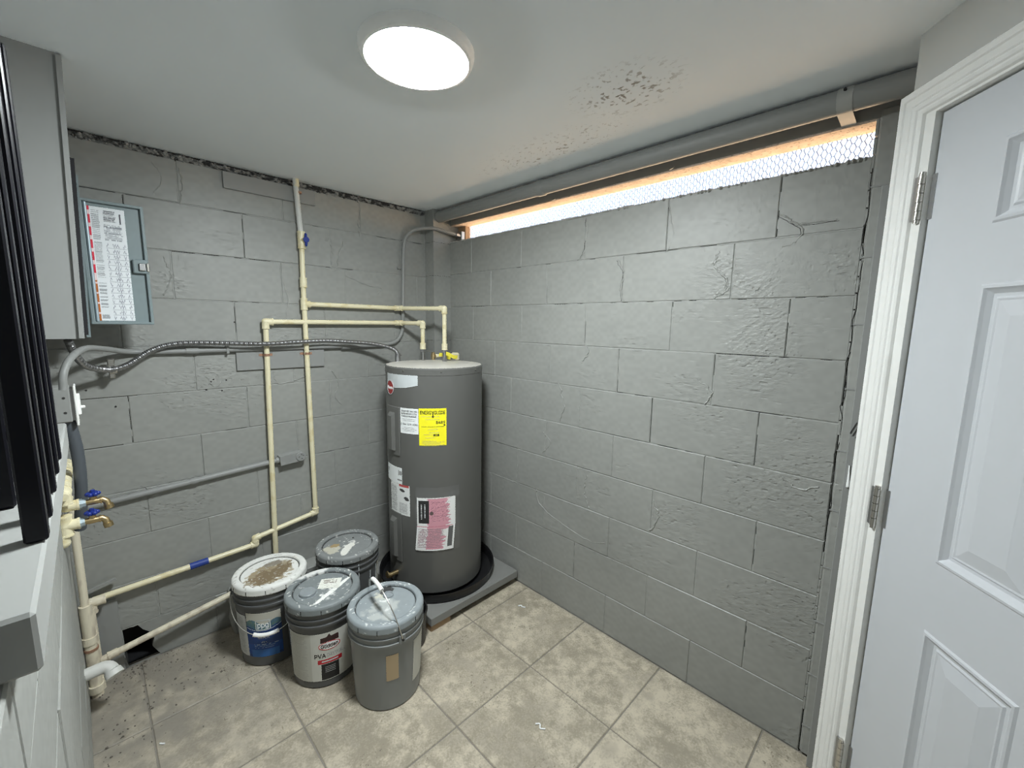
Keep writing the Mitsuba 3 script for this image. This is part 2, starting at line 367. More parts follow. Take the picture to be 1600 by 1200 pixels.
# back wall
ZB = [k * C - 0.02 if k else 0.0 for k in range(11)] + [2.187]
BO, BE = [-1.575, -1.150, -.755, -.35], [-1.367, -.95, -.545, -.14]
BJ = {k: (BO if k % 2 else BE) for k in range(11)}; BJ[7] = [-1.60, -1.195, -.78, -.36]; BJ[8] = [-1.415, -.984, -.659, -.2]; BJ[9] = [-1.55, -1.138, -.73, -.31]; BJ[5] = [-1.60, -1.17, -.768, -.36]; BJ[10] = [-1.37, -.96, -.56, -.16]
BCH = {9: [(-1.45, -1.0, .75), (-.75, -.6, .5)], 10: [(-1.70, -1.46, .9), (-1.2, -1.12, .6), (-.95, -.8, .3), (-.5, -.15, .5)], 6: [(-1.76, -1.56, .9)], 5: [(-1.8, -1.62, .6), (-1.27, -1.18, .9)], 8: [(-1.2, -1.05, .6)], 4: [(-.86, -.62, .6)], 1: [(-1.2, -.5, .1)]}
BCV = [(5, -1.60, 0, 1), (9, -1.138, 0, 1), (7, -1.195, .2, 1), (9, -1.55, .7, 1)]
# the broken hole at the foot of the back wall: cut through block and backing
hole2d = [(-1.702, .182), (-1.688, .186), (-1.668, .178), (-1.652, .180), (-1.636, .150), (-1.615, .128), (-1.602, .09), (-1.611, .055), (-1.60, .03), (-1.585, .0), (-1.60, -.03), (-1.70, -.03), (-1.694, .0), (-1.705, .06), (-1.700, .12)]
hp = Polygon(hole2d)
hm = trimesh.creation.extrude_polygon(hp, 0.30, engine='earcut'); hm.apply_transform(np.array([[1, 0, 0, 0], [0, 0, 1, -.15], [0, 1, 0, 0], [0, 0, 0, 1]])); hm.invert()
def to_man(m): return m3.Manifold(m3.Mesh(np.asarray(m.vertices, np.float32), np.asarray(m.faces, np.uint32)))
def from_man(M):
    q = M.to_mesh(); return trimesh.Trimesh(q.vert_properties[:, :3], q.tri_verts, process=False)
HM = to_man(hm)
if HM.volume() <= 0: hm.invert(); HM = to_man(hm)
obj('wall_back', from_man(to_man(bx(-2.05, 0.15, 0.012, 0.18, -0.05, CEIL)) - HM), 'joint_dark', label='grey painted concrete block wall behind the water heater and pipes', kind='structure')
def cut(a, b, k, V, F):
    if k or not (a < -1.60 and b > -1.69): return None
    m = trimesh.Trimesh(V, np.vstack([F[:, [0, 1, 2]], F[:, [0, 2, 3]]]), process=False); m.merge_vertices()
    w = bx(V[:, 0].min(), V[:, 0].max(), -0.0005, 0.03, V[:, 2].min(), V[:, 2].max())
    return from_man(to_man(w) - HM)
courses('wall_back', frame_back, BJ, ZB, -1.90, -0.128, BCH, BCV, skip=cut)
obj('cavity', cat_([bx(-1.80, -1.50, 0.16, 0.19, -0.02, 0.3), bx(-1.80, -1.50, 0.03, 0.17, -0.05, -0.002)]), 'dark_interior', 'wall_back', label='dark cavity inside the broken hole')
# crumbling mortar gap under the ceiling
gap = []
for i in range(800):
    x = -1.86 + 1.74 * RNG.random(); s = RNG.uniform(0.003, 0.0075); c = trimesh.creation.icosphere(0, 1.0)
    c.apply_transform(np.diag([s * 1.5, s, s, 1])); c.apply_transform(trimesh.transformations.rotation_matrix(RNG.uniform(0, 6), RNG.normal(size=3))); c.apply_translation((x, 0.004 + RNG.uniform(-.004, .006), RNG.uniform(2.184, 2.208))); gap.append(c)
gap.append(bx(-1.9, -.13, .004, .02, 2.18, 2.206)); obj('rough_gap', cat_(gap), 'rough_mortar', 'wall_back', kind='stuff', label='crumbling dark mortar gap below the ceiling')

# hairline plaster cracks and sealant ridges on the two block walls: (wall, polyline in px-free wall coordinates, radius)
def seam(frame, pts, r, mat, parent, name, jit=0.004):
    P = spline(pts, 7); P = P + np.c_[RNG.normal(0, jit, len(P)), RNG.normal(0, jit, len(P)) * .5]
    obj(name, tube(frame(np.c_[P, np.full(len(P), -r * .15)]), r * RNG.uniform(.6, 1.2, len(P)), 6), mat, parent)
for pts in ([(1.135, 2.02), (1.14, 1.93), (1.125, 1.86), (1.10, 1.83)], [(1.535, 2.0), (1.55, 1.93), (1.56, 1.88), (1.535, 1.82)], [(1.93, 1.90), (1.97, 1.87), (2.0, 1.845), (1.985, 1.81), (1.95, 1.79)],
            [(1.74, 1.80), (1.73, 1.75), (1.775, 1.70), (1.78, 1.655), (1.74, 1.63)], [(1.31, 1.81), (1.345, 1.75), (1.335, 1.69), (1.345, 1.63)], [(2.1, 1.86), (2.0, 1.86), (1.97, 1.87)]):
    seam(frame_right, pts, 0.0008, 'joint_dark', 'wall_right', 'crack', .0022)
    seam(frame_right, [(a + .006, b + .004) for a, b in pts], 0.0032, 'paint_wall', 'wall_right', 'sealant_ridge', .003)
for pts in ([(1.15, 1.44), (1.18, 1.40), (1.14, 1.34)], [(1.0, 1.24), (1.04, 1.12), (1.02, 1.03)], [(.90, .95), (.96, .90), (.91, .83)], [(1.2, .78), (1.19, .70), (1.22, .62)], [(1.55, .76), (1.58, .70), (1.55, .62)], [(.86, .62), (.92, .52), (1.2, .45), (1.33, .47)], [(1.7, 1.32), (1.76, 1.27), (1.74, 1.22)], [(2.02, 1.0), (2.08, .97), (2.14, 1.0)]):
    seam(frame_right, pts, 0.0035, 'paint_wall', 'wall_right', 'sealant_ridge', .004)
P = [(2.166, 2.0), (2.168, 1.7), (2.163, 1.45), (2.168, 1.2), (2.166, .9)]
seam(frame_right, P[:3], 0.0016, 'joint_dark', 'wall_right', 'crack', .003); seam(frame_right, P[2:], 0.0015, 'joint_dark', 'wall_right', 'crack', .003)
for pts in ([(-1.45, 2.16), (-1.42, 2.10), (-1.45, 2.03)], [(-1.36, 2.16), (-1.355, 2.08), (-1.37, 2.0)], [(-.555, 2.13), (-.57, 2.06), (-.56, 2.0)], [(-.74, 1.96), (-.72, 1.88), (-.73, 1.80)], [(-.66, 1.95), (-.69, 1.88), (-.70, 1.82), (-.72, 1.79)],
            [(-1.44, 1.78), (-1.42, 1.71), (-1.45, 1.62)], [(-.98, 1.73), (-.96, 1.62), (-.98, 1.5)], [(-1.05, 1.28), (-1.04, 1.22), (-1.0, 1.2), (-.9, 1.23)], [(-.75, 1.25), (-.72, 1.18), (-.74, 1.10), (-.70, 1.05)], [(-.65, 1.77), (-.52, 1.73), (-.44, 1.72), (-.46, 1.69)], [(-1.33, 1.27), (-1.30, 1.21), (-1.26, 1.24)]):
    seam(frame_back, pts, 0.003, 'paint_wall', 'wall_back', 'sealant_ridge', .003)
for x, z in ((-1.30, 1.245), (-1.31, 1.235), (-1.25, 1.238), (-1.33, 1.20), (-1.27, 1.19), (-1.72, 1.235), (-1.64, 1.16), (-1.20, 1.51)):
    obj('screw_hole', cyl((x, -.0012, z), (x, .004, z), 0.0035, 10), 'joint_dark', 'wall_back')

# left: half wall with a concrete sill, wall above, boxed chase by the corner
obj('wall_left', (np.array([*frame_left(np.array([(0.0, -.05, -.012), (3.7, -.05, -.012), (3.7, 1.15, -.012), (0, 1.15, -.012), (0, -.05, -.16), (3.7, -.05, -.16), (3.7, 1.15, -.16), (0, 1.15, -.16)]))]),
    np.array([(0, 1, 2, 3), (4, 7, 6, 5), (0, 4, 5, 1), (3, 2, 6, 7), (0, 3, 7, 4), (1, 5, 6, 2)])), 'joint_dark', label='grey painted half wall with a concrete sill on the left', kind='structure')
LJ = {k: [.28 + .2 * (k % 2) + .41 * i for i in range(9)] for k in range(6)}
courses('wall_left', frame_left, LJ, [0, C, 2 * C, 3 * C, 4 * C, 5 * C, 1.15], 0.0, 3.7, {}, [])
obj('sill', bx(-2.05, -1.763, -1.735, -0.62, 1.155, 1.222, .004), 'paint_light', 'wall_left', label='pale concrete sill slab')
obj('upper_wall', cat_([bx(-2.05, -1.93, -3.7, 0.0, 1.0, CEIL), bx(-1.95, -1.822, -0.62, 0.0, 1.14, 1.47)]), 'paint_light', 'wall_left')
chase = trimesh.convex.convex_hull(np.array([(-1.94, -.62, 1.460), (-1.705, -.62, 1.460), (-1.683, -.62, CEIL), (-1.94, -.62, CEIL), (-1.94, .0, 1.46), (-1.722, .0, 1.46), (-1.690, .0, CEIL), (-1.94, .0, CEIL)]))
obj('chase', chase, 'paint_grey', 'wall_left', label='boxed grey chase that holds the breaker panel')
obj('chase_batten', trimesh.convex.convex_hull(np.array([(x + (z - 1.46) * .0290, y, z) for x in (-1.7155, -1.7042) for y in (-.627, -.61) for z in (1.462, 2.21)])), 'paint_grey', 'wall_left', label='thin corner batten of the chase')

# ------------------------------------------------------------------ entry wall: a diagonal wall with the white panel door
E0 = np.array([-.24, -2.253]); U = np.array([-.772, -.636]); N = np.array([-.636, .772])
def entry(P):
    P = np.atleast_2d(np.asarray(P, float)); return np.c_[E0[0] + U[0] * P[:, 0] + N[0] * P[:, 2], E0[1] + U[1] * P[:, 0] + N[1] * P[:, 2], P[:, 1]]
def ebox(t0, t1, z0, z1, o0, o1, bev=0.0):
    m = bx(t0, t1, z0, z1, o0, o1, bev); m = trimesh.Trimesh(entry(m.vertices), m.faces, process=False); m.invert() if m.volume < 0 else None; return m
DT0, DT1, DZ = 0.080, 0.842, 2.008
obj('wall_entry', cat_([ebox(0, .055, 0, CEIL, -.10, 0), ebox(.055, .868, 2.03, CEIL, -.10, 0), ebox(.868, 2.25, 0, CEIL, -.10, 0)]), 'entry_wall_paint', label='pale grey diagonal wall around the white door', kind='structure')
# casing with stepped profile, mitred at the head
PROF = [(0, 0), (0, .017), (.004, .020), (.016, .020), (.019, .017), (.034, .0155), (.037, .013), (.040, .0155), (.047, .014), (.050, .011), (.055, .011), (.060, .008), (.0635, 0)]
TO, ZO, TW = -.013, 2.081, .948
def casing(path):
    V, F = [], []; n = len(PROF)
    for q in path: V += [q(s, h) for s, h in PROF]
    for i in range(len(path) - 1):
        for j in range(n - 1): F.append((i * n + j, i * n + j + 1, (i + 1) * n + j + 1, (i + 1) * n + j))
    return entry(np.array(V)), np.array(F)
tr = thing('trim_1', 'white moulded door casing with chipped paint around the door', 'door casing', kind='structure')
labels[tr].pop('category')
obj('side_casing', casing([lambda s, h: (TO + s, 0, h), lambda s, h: (TO + s, ZO - s, h)]), 'trim_paint', tr)
obj('head_casing', casing([lambda s, h: (TO + s, ZO - s, h), lambda s, h: (TW - s, ZO - s, h)]), 'trim_paint', tr)
obj('side_casing', casing([lambda s, h: (TW - s, ZO - s, h), lambda s, h: (TW - s, 0, h)]), 'trim_paint', tr)
obj('jamb', cat_([ebox(.0505, .076, 0, 2.013, -.10, .002), ebox(.0505, .872, 2.013, 2.03, -.10, .002), ebox(.846, .872, 0, 2.013, -.10, .002)]), 'trim_paint', tr)

dr1 = thing('door_1', 'white six-panel door with three steel hinges, closed, at the right', 'door', kind='structure'); labels[dr1].pop('category')
DO = -.012
cols = [(DT0 + .152, DT0 + .352), (DT1 - .352, DT1 - .152)]; rows = [(1.735, 1.897), (1.012, 1.617), (.235, .850)]
outer = sbox(DT0, .008, DT1, DZ); holes = [sbox(a, z0, b, z1) for a, b in cols for z0, z1 in rows]
pl = outer
for h in holes: pl = pl.difference(h)
v2, f2 = trimesh.creation.triangulate_polygon(pl, engine='earcut')
front = np.c_[v2, np.full(len(v2), DO)]
slab = cat_([trimesh.Trimesh(entry(front), f2, process=False), ebox(DT0, DT1, .008, DZ, DO - .036, DO - .014), ebox(DT0, DT0 + .002, .008, DZ, DO - .03, DO - .0002), ebox(DT0, DT1, DZ - .002, DZ, DO - .03, DO - .0002)])
obj('slab', slab, 'door_paint', dr1)
def door_panel(a, b, z0, z1):
    L = [(0, 0), (.004, .0035), (.009, .004), (.013, -.001), (.020, -.0075), (.026, -.008), (.030, -.005), (.034, -.006), (.062, -.0005), (.064, 0)]
    V, F = [], []
    for d, o in L: V += [(a + d, z0 + d, DO + o), (b - d, z0 + d, DO + o), (b - d, z1 - d, DO + o), (a + d, z1 - d, DO + o)]
    for i in range(len(L) - 1):
        for k in range(4): F.append((4 * i + k, 4 * i + (k + 1) % 4, 4 * i + 4 + (k + 1) % 4, 4 * i + 4 + k))
    n = 4 * (len(L) - 1); F.append((n, n + 1, n + 2, n + 3)); return entry(np.array(V)), np.array(F)
for a, b in cols:
    for z0, z1 in rows: obj('panel', door_panel(a, b, z0, z1), 'door_paint', dr1)
for z in (1.828, 1.069, .322):
    hg = obj('hinge', cat_([ebox(.0515, .062, z - .05, z + .05, .002, .0075), ebox(.074, .088, z - .05, z + .05, DO - .001, DO + .002)]), 'dull_steel', dr1)
    kn = []
    for i in range(5):
        a = z - .05 + .02 * i; kn.append(tube(entry([(.069, a + .0006, .006), (.069, a + .0194, .006)]), .0068, 14))
    obj('knuckle', cat_(kn), 'steel', hg, smooth=40)
    for s_ in (-1, 1): obj('pin', tube(entry([(.069, z + s_ * .05, .006), (.069, z + s_ * .057, .006)]), .0055, 12), 'steel', hg, smooth=40)

# right-hand end of the block wall: narrow block pier, painted stud
obj('pier', bx(-.004, .10, -2.60, -2.167, 0, 2.165, .008), 'paint_wall', 'wall_right', label='narrow block pier between wall and door')
for k in range(1, 11):
    obj('pier_joint', bx(-.006, -.003, -2.205, -2.167, k * C - .09, k * C - .086), 'paint_light' if k in (2,) else 'paint_grey', 'wall_right')
obj('return_wall', bx(-.75, .10, -2.72, -2.605, 0, CEIL), 'entry_wall_paint', 'wall_entry')
for i in range(42):
    z = .02 + i * .0505
    if meshkit.noise(np.array([[z * 7.3, 1.7, 2.2]]))[0] > .40: obj('end_mortar', bx(.0006, .02, -2.1685, -2.1615, z, z + .046, .0006), 'paint_wall', 'wall_right')
st = thing('wood_stud', 'grey painted wooden stud standing between block wall and door casing', 'stud')
obj('timber', bx(-.045, -.005, -2.30, -2.197, 0, 1.935, .002), 'paint_grey', st, smooth=False)
for i, (dy, h) in enumerate(((0, .05), (.004, .06), (.008, .055), (.012, .06), (.016, .05), (.02, .045), (.024, .05))):
    obj('ink_stamp', boxrot(-.0455, -2.205 - dy * .9, 1.22 + (i % 2) * .006 - i * .003, .0008, .0016, h * .8, [[1, 0, 0], [0, .94, -.34], [0, .34, .94]]), 'ink_black', st)
obj('paint_drip', tube(spline([(-.047, -2.208, 1.10), (-.047, -2.21, 1.06), (-.047, -2.211, 1.03)], 5), np.linspace(.002, .006, 11), 8), 'ink_white', st, smooth=True)

# ------------------------------------------------------------------ wire mesh in the slot
wm = []
PX, PZ = 0.025, 0.0132
nrow = 10
for r in range(nrow):
    z = 2.012 + r * PZ; pts = []; n = int(2.1 / (PX / 2))
    for i in range(n):
        y = -0.10 - i * PX / 2; s = (i + r) % 2
        pts += [(0.10, y + PX * .13, z + (s - .5) * PZ), (0.10, y - PX * .13, z + (s - .5) * PZ)]
    P = np.array(pts) - (.012, 0, 0); wm.append(tube(P, 0.00115, 4, caps=False))
obj('wire_mesh', cat_(wm), 'wire_dark', label='hexagonal wire mesh stretched across the slot opening', cat='wire mesh')

# ------------------------------------------------------------------ ceiling lamp
lp = thing('ceiling_light', 'round flush white ceiling lamp, lit', 'ceiling lamp')
LC = (-1.032, -1.327)
obj('rim', lathe([(.147, CEIL), (.147, CEIL - .006), (.1445, CEIL - .016), (.139, CEIL - .024), (.133, CEIL - .0255), (.1315, CEIL - .024), (.1315, CEIL - .012)], 96, (*LC, 0)), 'lamp_rim', lp, smooth=40)
cap = [(r, CEIL - .0400 + .0150 * (r / .1312) ** 2) for r in np.linspace(0, .1312, 9)]
dm = lathe(cap, 96, (*LC, 0))
if dm.face_normals[:, 2].mean() > 0: dm.invert()
obj('diffuser', dm, 'white_plastic', lp, emitter={'type': 'area', 'radiance': {'type': 'rgb', 'value': list(LAMP)}})

# ------------------------------------------------------------------ pipe under the ceiling along the right wall
bp = thing('overhead_pipe', 'thick grey painted pipe running under the ceiling above the slot', 'pipe')
obj('tube', cyl((-.086, -.092, 2.172), (-.086, -2.42, 2.178), .033, 32), 'paint_grey', bp, smooth=40)
obj('coupling', cat_([tube([(-.086, -.905, 2.174), (-.086, -.912, 2.174), (-.086, -.945, 2.174), (-.086, -.952, 2.174)], [.0335, .037, .037, .0335], 32)]), 'paint_grey', bp, smooth=40)
sp_ = []
for a0 in np.linspace(math.radians(95), math.radians(275), 20): sp_.append((-.086 + .0345 * math.cos(a0), 2.177 + .0345 * math.sin(a0)))
V = [(x, y, z) for (x, z) in [(-.02, CEIL - .001)] [:0] + [(-.089, CEIL - .0005)] + sp_ + [(-.004, 2.139), (-.0015, 2.136)] for y in (-2.115, -2.078)]
F = [(2 * i, 2 * i + 1, 2 * i + 3, 2 * i + 2) for i in range(len(V) // 2 - 1)]
obj('strap', (np.array(V), np.array(F)), 'strap_paint', bp, label='pale strap with a screw')
obj('strap_screw', cyl((-.116, -2.096, 2.196), (-.121, -2.096, 2.197), .004, 12), 'ink_black', bp)
for y, z in ((-.95, 2.133), (-1.55, 2.14)):
    obj('bent_nail', tube(spline([(.0, y, z + .008), (-.012, y, z), (-.02, y + .01, z - .006)], 6), .0016, 8), 'steel', bp)

# ------------------------------------------------------------------ breaker panel on the chase
pn = thing('breaker_panel', 'grey electrical breaker panel with its door swung open by the back corner', 'breaker panel')
def px_(z): return -1.705 + (z - 1.46) * .0290     # the chase side face leans a little
obj('enclosure', trimesh.convex.convex_hull(np.array([(px_(z) + d, y, z) for z in (1.468, 1.985) for y in (-.50, -.165) for d in (-.06, .010)])), 'dark_interior', pn, label='dark interior box')
obj('cover_flange', trimesh.convex.convex_hull(np.array([(px_(z) + d, y, z) for z in (1.450, 2.01) for y in (-.185, -.150) for d in (.006, .017)])), 'panel_enamel', pn, label='grey cover edge')
DY = -.168; dx0, dx1, dz0, dz1 = -1.683, -1.507, 1.497, 1.938
pd = obj('door', cat_([bx(dx0, dx1, DY, DY + .002, dz0, dz1), bx(dx0, dx1, DY - .013, DY + .002, dz1 - .010, dz1, .002), bx(dx0, dx1, DY - .013, DY + .002, dz0, dz0 + .010, .002), bx(dx1 - .010, dx1, DY - .013, DY + .002, dz0, dz1, .002), bx(dx0, dx0 + .012, DY - .013, DY + .002, dz0, dz1, .003)]), 'panel_enamel', pn)
obj('hinge_rod', cyl((dx0 + .018, DY - .006, dz0 + .012), (dx0 + .018, DY - .006, dz1 - .012), .005, 12), 'galvanised', pd, smooth=40)
def directory(u, v):
    c = np.tile([.78, .81, .83], (u.size, 1))
    c = paint(c, (u < .075), (.80, .62, .62)); c = paint(c, (u > .012) & (u < .062) & (v > .40) & (np.sin(v * 58) > -.55), (.62, .03, .06)); c = paint(c, (u > .012) & (u < .062) & (v < .36) & (np.sin(v * 70) > -.8), (.42, .13, .03))
    for s, (a, b) in enumerate(((.72, .98), (.52, .70), (.38, .50), (.24, .34), (.12, .22), (.02, .10))): c = paint(c, textlines(u, v, 16, .10, .33, a, b, 1.0, .75, s, .55, 22).ravel() > 0, (.38, .40, .42))
    c = paint(c, textlines(u, v, 7, .42, .78, .88, .98, 1.0, .7, 11, .6, 24).ravel() > 0, (.14, .15, .17)); c = paint(c, (u > .84) & (u < .89) & (v > .87) & (v < .96), (.08, .08, .10))
    c = paint(c, textlines(u, v, 12, .40, .95, .72, .86, 1.0, .6, 12, .6, 26).ravel() > 0, (.25, .27, .30))
    row = (v / .70 * 14); c = paint(c, (u > .40) & (v < .70) & ((row - np.floor(row)) < .10), (.45, .47, .50)); c = paint(c, (np.abs(u - .675) < .008) & (v < .62), (.40, .42, .46)); c = paint(c, (np.abs(u - .385) < .006) & (v < .70), (.5, .5, .5))
    hand = (v < .69) & (u > .42) & (u < .95) & (np.abs((row - np.floor(row)) - .5 - .22 * np.sin(u * 95 + np.floor(row) * 4)) < .13) & (np.mod(u, .29) < .19); return paint(c, hand, (.28, .29, .34))
m, cc = patch(.100, .405, 66, 190, directory)
obj('directory_label', trimesh.Trimesh(np.c_[-1.611 + m.vertices[:, 0], np.full(len(m.vertices), DY - .0012), 1.713 + m.vertices[:, 1]], m.faces, process=False), 'print', pd, color=cc, label='white circuit directory with red and orange edge and handwriting')
lt = obj('latch', bx(-1.553, -1.507, DY - .016, DY - .001, 1.690, 1.742, .003), 'panel_enamel', pn, label='latch plate')
obj('latch_slide', cat_([bx(-1.536, -1.516, DY - .024, DY - .015, 1.700, 1.728, .002)] + [bx(-1.534 + i * .004, -1.5325 + i * .004, DY - .026, DY - .023, 1.702, 1.726) for i in range(4)]), 'dull_steel', lt)
obj('latch_catch', bx(-1.514, -1.505, DY - .022, DY - .012, 1.698, 1.730, .002), 'steel', lt)

# ------------------------------------------------------------------ black bar grille standing on the sill
gr = thing('bar_grille', 'row of upright black metal bars standing on the left sill', 'metal grille')
for i, y in enumerate((-1.525, -1.435, -1.305, -1.183, -1.067)):
    h = 2.20 if i < 4 else 2.02
    R = bx(-1.7835, -1.7605, y - .014, y + .014, 1.2235, h, .0025)
    obj('bar', R, 'black_metal', gr)
obj('post', bx(-1.875, -1.802, -1.36, -1.31, 1.2235, 2.12, .003), 'black_metal', gr)
obj('bracket', cat_([bx(-1.81, -1.78, -1.34, -1.32, 1.33, 1.348, .002), cyl((-1.80, -1.345, 1.338), (-1.80, -1.355, 1.338), .008, 12)]), 'black_metal', gr)
lv = thing('latch_lever', 'flat grey steel latch lever lying on the sill behind the black bars', 'latch')
obj('plate', bx(-1.86, -1.79, -1.26, -1.236, 1.222, 1.230, .002), 'rubber_hose', lv)
obj('bolt', cat_([cyl((-1.818, -1.247, 1.23), (-1.818, -1.247, 1.238), .010, 20), cyl((-1.818, -1.247, 1.238), (-1.818, -1.247, 1.241), .006, 16)]), 'dull_steel', lv, smooth=40)

# ------------------------------------------------------------------ switch box on the left wall
sw = thing('switch_box', 'surface mounted light switch with white plate on a grey box', 'light switch')
obj('box', bx(-1.82, -1.757, -.335, -.265, 1.172, 1.292, .003), 'paint_light', sw)
for z in (1.205, 1.255): obj('knockout', cyl((-1.772, -.334, z), (-1.772, -.336, z), .004, 12), 'joint_dark', sw)
obj('yoke', bx(-1.757, -1.7485, -.325, -.275, 1.176, 1.285), 'dull_steel', sw)
obj('plate', bx(-1.7485, -1.7425, -.338, -.262, 1.158, 1.294, .002), 'white_plastic', sw)
obj('rocker', cat_([bx(-1.744, -1.7345, -.317, -.283, 1.192, 1.262, .002), bx(-1.737, -1.724, -.306, -.294, 1.212, 1.221, .002)]), 'white_plastic', sw)
hs = thing('cable_hose', 'dark grey flexible hose hanging below the light switch', 'hose')
obj('tube', tube(spline([(-1.768, -.30, 1.170), (-1.763, -.30, 1.13), (-1.757, -.30, 1.05), (-1.759, -.30, .94), (-1.768, -.29, .84), (-1.776, -.27, .775)], 8), .0168, 20), 'rubber_hose', hs, smooth=40)

# ------------------------------------------------------------------ boards on the back wall
obj('mounting_board', bx(-1.205, -.805, -.013, 0.0, 2.110, 2.182, .0012), 'paint_grey', label='flat grey painted board under the ceiling behind the pipe', cat='board')
obj('mounting_board', bx(-1.205, -.795, -.013, 0.0, 1.280, 1.372, .0012), 'paint_grey', label='grey painted board behind both pipes below the armoured cable', cat='board')
obj('mounting_board', bx(-1.800, -1.706, -.016, 0.0, .006, .335, .0015), 'paint_grey', label='grey painted board standing in the corner beside the broken hole', cat='board')
cb = bx(-1.315, -.62, -.10, 0.0, 0.0, .205, .006); cb = split_long(cb, .05); v = np.array(cb.vertices); s = v[:, 2] > .12
v[s, 2] += .012 * (meshkit.noise(v[s] * 22) - .5); v[:, 1] += .010 * (meshkit.noise(v * 17 + 5) - .5) * (v[:, 1] < -.05); v[:, 0] += .014 * (meshkit.noise(v * 19 + 9) - .5) * (v[:, 0] < -1.27)
obj('concrete_curb', trimesh.Trimesh(v, cb.faces), 'paint_wall', label='rough grey painted concrete curb at the foot of the back wall behind the buckets', cat='curb')

# ------------------------------------------------------------------ pipes
def run(name, pts, r, parent, mat, smooth=40): return obj(name, tube(pts, r, 20), mat, parent, smooth=smooth)
def seg(parent, a, b, r=.0122, mat='cream_plastic'): return obj('pipe', cyl(a, b, r, 20), mat, parent, smooth=40)
X, Y_, Z_ = np.eye(3)
cw = thing('cold_water_line', 'cream plastic water pipe with blue valve from ceiling to floor level on the back wall', 'water pipe')
T1 = (-.892, -.030, 1.607)
seg(cw, (-.905, -.030, CEIL + .01), (-.889, -.030, 1.93), .0124, 'grey_white_plastic'); seg(cw, (-.889, -.030, 1.93), T1); seg(cw, T1, (-.887, -.030, .474)); seg(cw, (-.887, -.030, .474), (-1.186, -.030, .430)); seg(cw, (-1.186, -.030, .430), (-1.186, -.030, .397)); seg(cw, (-1.186, -.030, .397), (-1.775, -.040, .379))
seg(cw, T1, (-.345, -.030, 1.606)); seg(cw, (-.345, -.030, 1.606), (-.238, -.345, 1.604)); seg(cw, (-.238, -.345, 1.604), (-.238, -.345, 1.375))
F1 = [((-.9, -.03, 2.20), [Z_, -Z_], .0135, .022), (T1, [Z_, -Z_, X], .0165, .030), ((-.890, -.03, 1.715), [Z_, -Z_], .0165, .024), ((-.887, -.03, .474), [Z_, (-1, 0, -.147)], .0162, .026), ((-1.186, -.03, .430), [(1, 0, .147), -Z_], .0162, .022), ((-1.186, -.03, .397), [Z_, -X], .0162, .022),
      ((-.345, -.03, 1.606), [-X, (.32, -.95, 0)], .0158, .026), ((-.238, -.345, 1.604), [(-.32, .95, 0), -Z_], .0165, .030), ((-.238, -.345, 1.385), [Z_, -Z_], .0165, .018)]
for c, d, r, L in F1: obj('fitting', fitting(c, d, r, L), 'cream_plastic', cw, smooth=40)
vb = obj('valve', cat_([fitting((-.889, -.03, 1.925), [Z_, -Z_], .0175, .042), cyl((-.889, -.03, 1.925), (-.882, -.058, 1.925), .011, 16)]), 'cream_plastic', cw, smooth=40, label='cream ball valve')
obj('valve_handle', cat_([bx(-.884, -.872, -.068, -.056, 1.893, 1.957, .004), cyl((-.878, -.056, 1.925), (-.878, -.070, 1.925), .014, 16)]), 'blue_plastic', vb, label='blue lever handle')
obj('tape_wrap', cyl((-1.455, -.034, .3885), (-1.385, -.033, .3908), .0150, 20), 'blue_tape', cw, smooth=40, label='blue tape wrap'); obj('tape_wrap', cyl((-.8885, -.03, 2.150), (-.8885, -.03, 2.158), .0128, 20), 'copper_strap', cw, smooth=40)
def strap(parent, x, z, y=-.030, r=.0135, wid=.012):
    pts = [(x - .030, -.0145, z), (x - r - .002, -.0145, z)] + [(x - r * math.cos(a), y - r * math.sin(a) + .0, z) for a in np.linspace(0, math.pi, 10)] + [(x + r + .002, -.0145, z), (x + .030, -.0145, z)]
    V = [(a, b, c + s) for a, b, c in pts for s in (-wid / 2, wid / 2)]; F = [(2 * i, 2 * i + 1, 2 * i + 3, 2 * i + 2) for i in range(len(pts) - 1)]
    obj('strap', (np.array(V), np.array(F)), 'copper_strap', parent, label='brown copper strap')
strap(cw, -.8895, 1.352)
obj('nipple', cat_([cyl((-.238, -.345, 1.37), (-.238, -.345, 1.298), .011, 16), cyl((-.238, -.345, 1.372), (-.238, -.345, 1.352), .0155, 6), cyl((-.238, -.345, 1.325), (-.238, -.345, 1.30), .014, 6)]), 'dull_steel', cw, smooth=30)

hw = thing('hot_water_line', 'cream plastic pipe bending from heater top along the wall and down behind the white-lidded bucket', 'water pipe')
H1, H2, H3 = (-1.076, -.030, 1.514), (-.345, -.030, 1.518), (-.294, -.207, 1.518)
seg(hw, H1, (-1.099, -.030, .213)); seg(hw, H1, H2); seg(hw, H2, H3); seg(hw, H3, (-.294, -.207, 1.38))
for c, d, r, L in ((H1, [X, -Z_], .0165, .034), (H2, [-X, (.28, -.96, 0)], .0158, .024), (H3, [(-.28, .96, 0), -Z_], .0165, .030), ((-.294, -.207, 1.385), [Z_, -Z_], .0165, .018)): obj('fitting', fitting(c, d, r, L), 'cream_plastic', hw, smooth=40)
strap(hw, -1.0795, 1.352)
obj('nipple', cat_([cyl((-.294, -.207, 1.37), (-.294, -.207, 1.298), .008, 16), cyl((-.294, -.207, 1.372), (-.294, -.207, 1.350), .0155, 6), cyl((-.294, -.207, 1.345), (-.294, -.207, 1.338), .012, 16)]), 'dull_steel', hw, smooth=30)

dl = thing('floor_drain_pipe', 'cream plastic pipe low on the back wall crossing the broken hole', 'drain pipe')
seg(dl, (-1.775, -.075, .128), (-1.30, -.055, .196), .0135, 'dirty_cream_plastic'); obj('fitting', fitting((-1.725, -.0728, .136), [(-.41, -.02, -.06)], .0165, .028), 'dirty_cream_plastic', dl, smooth=40)

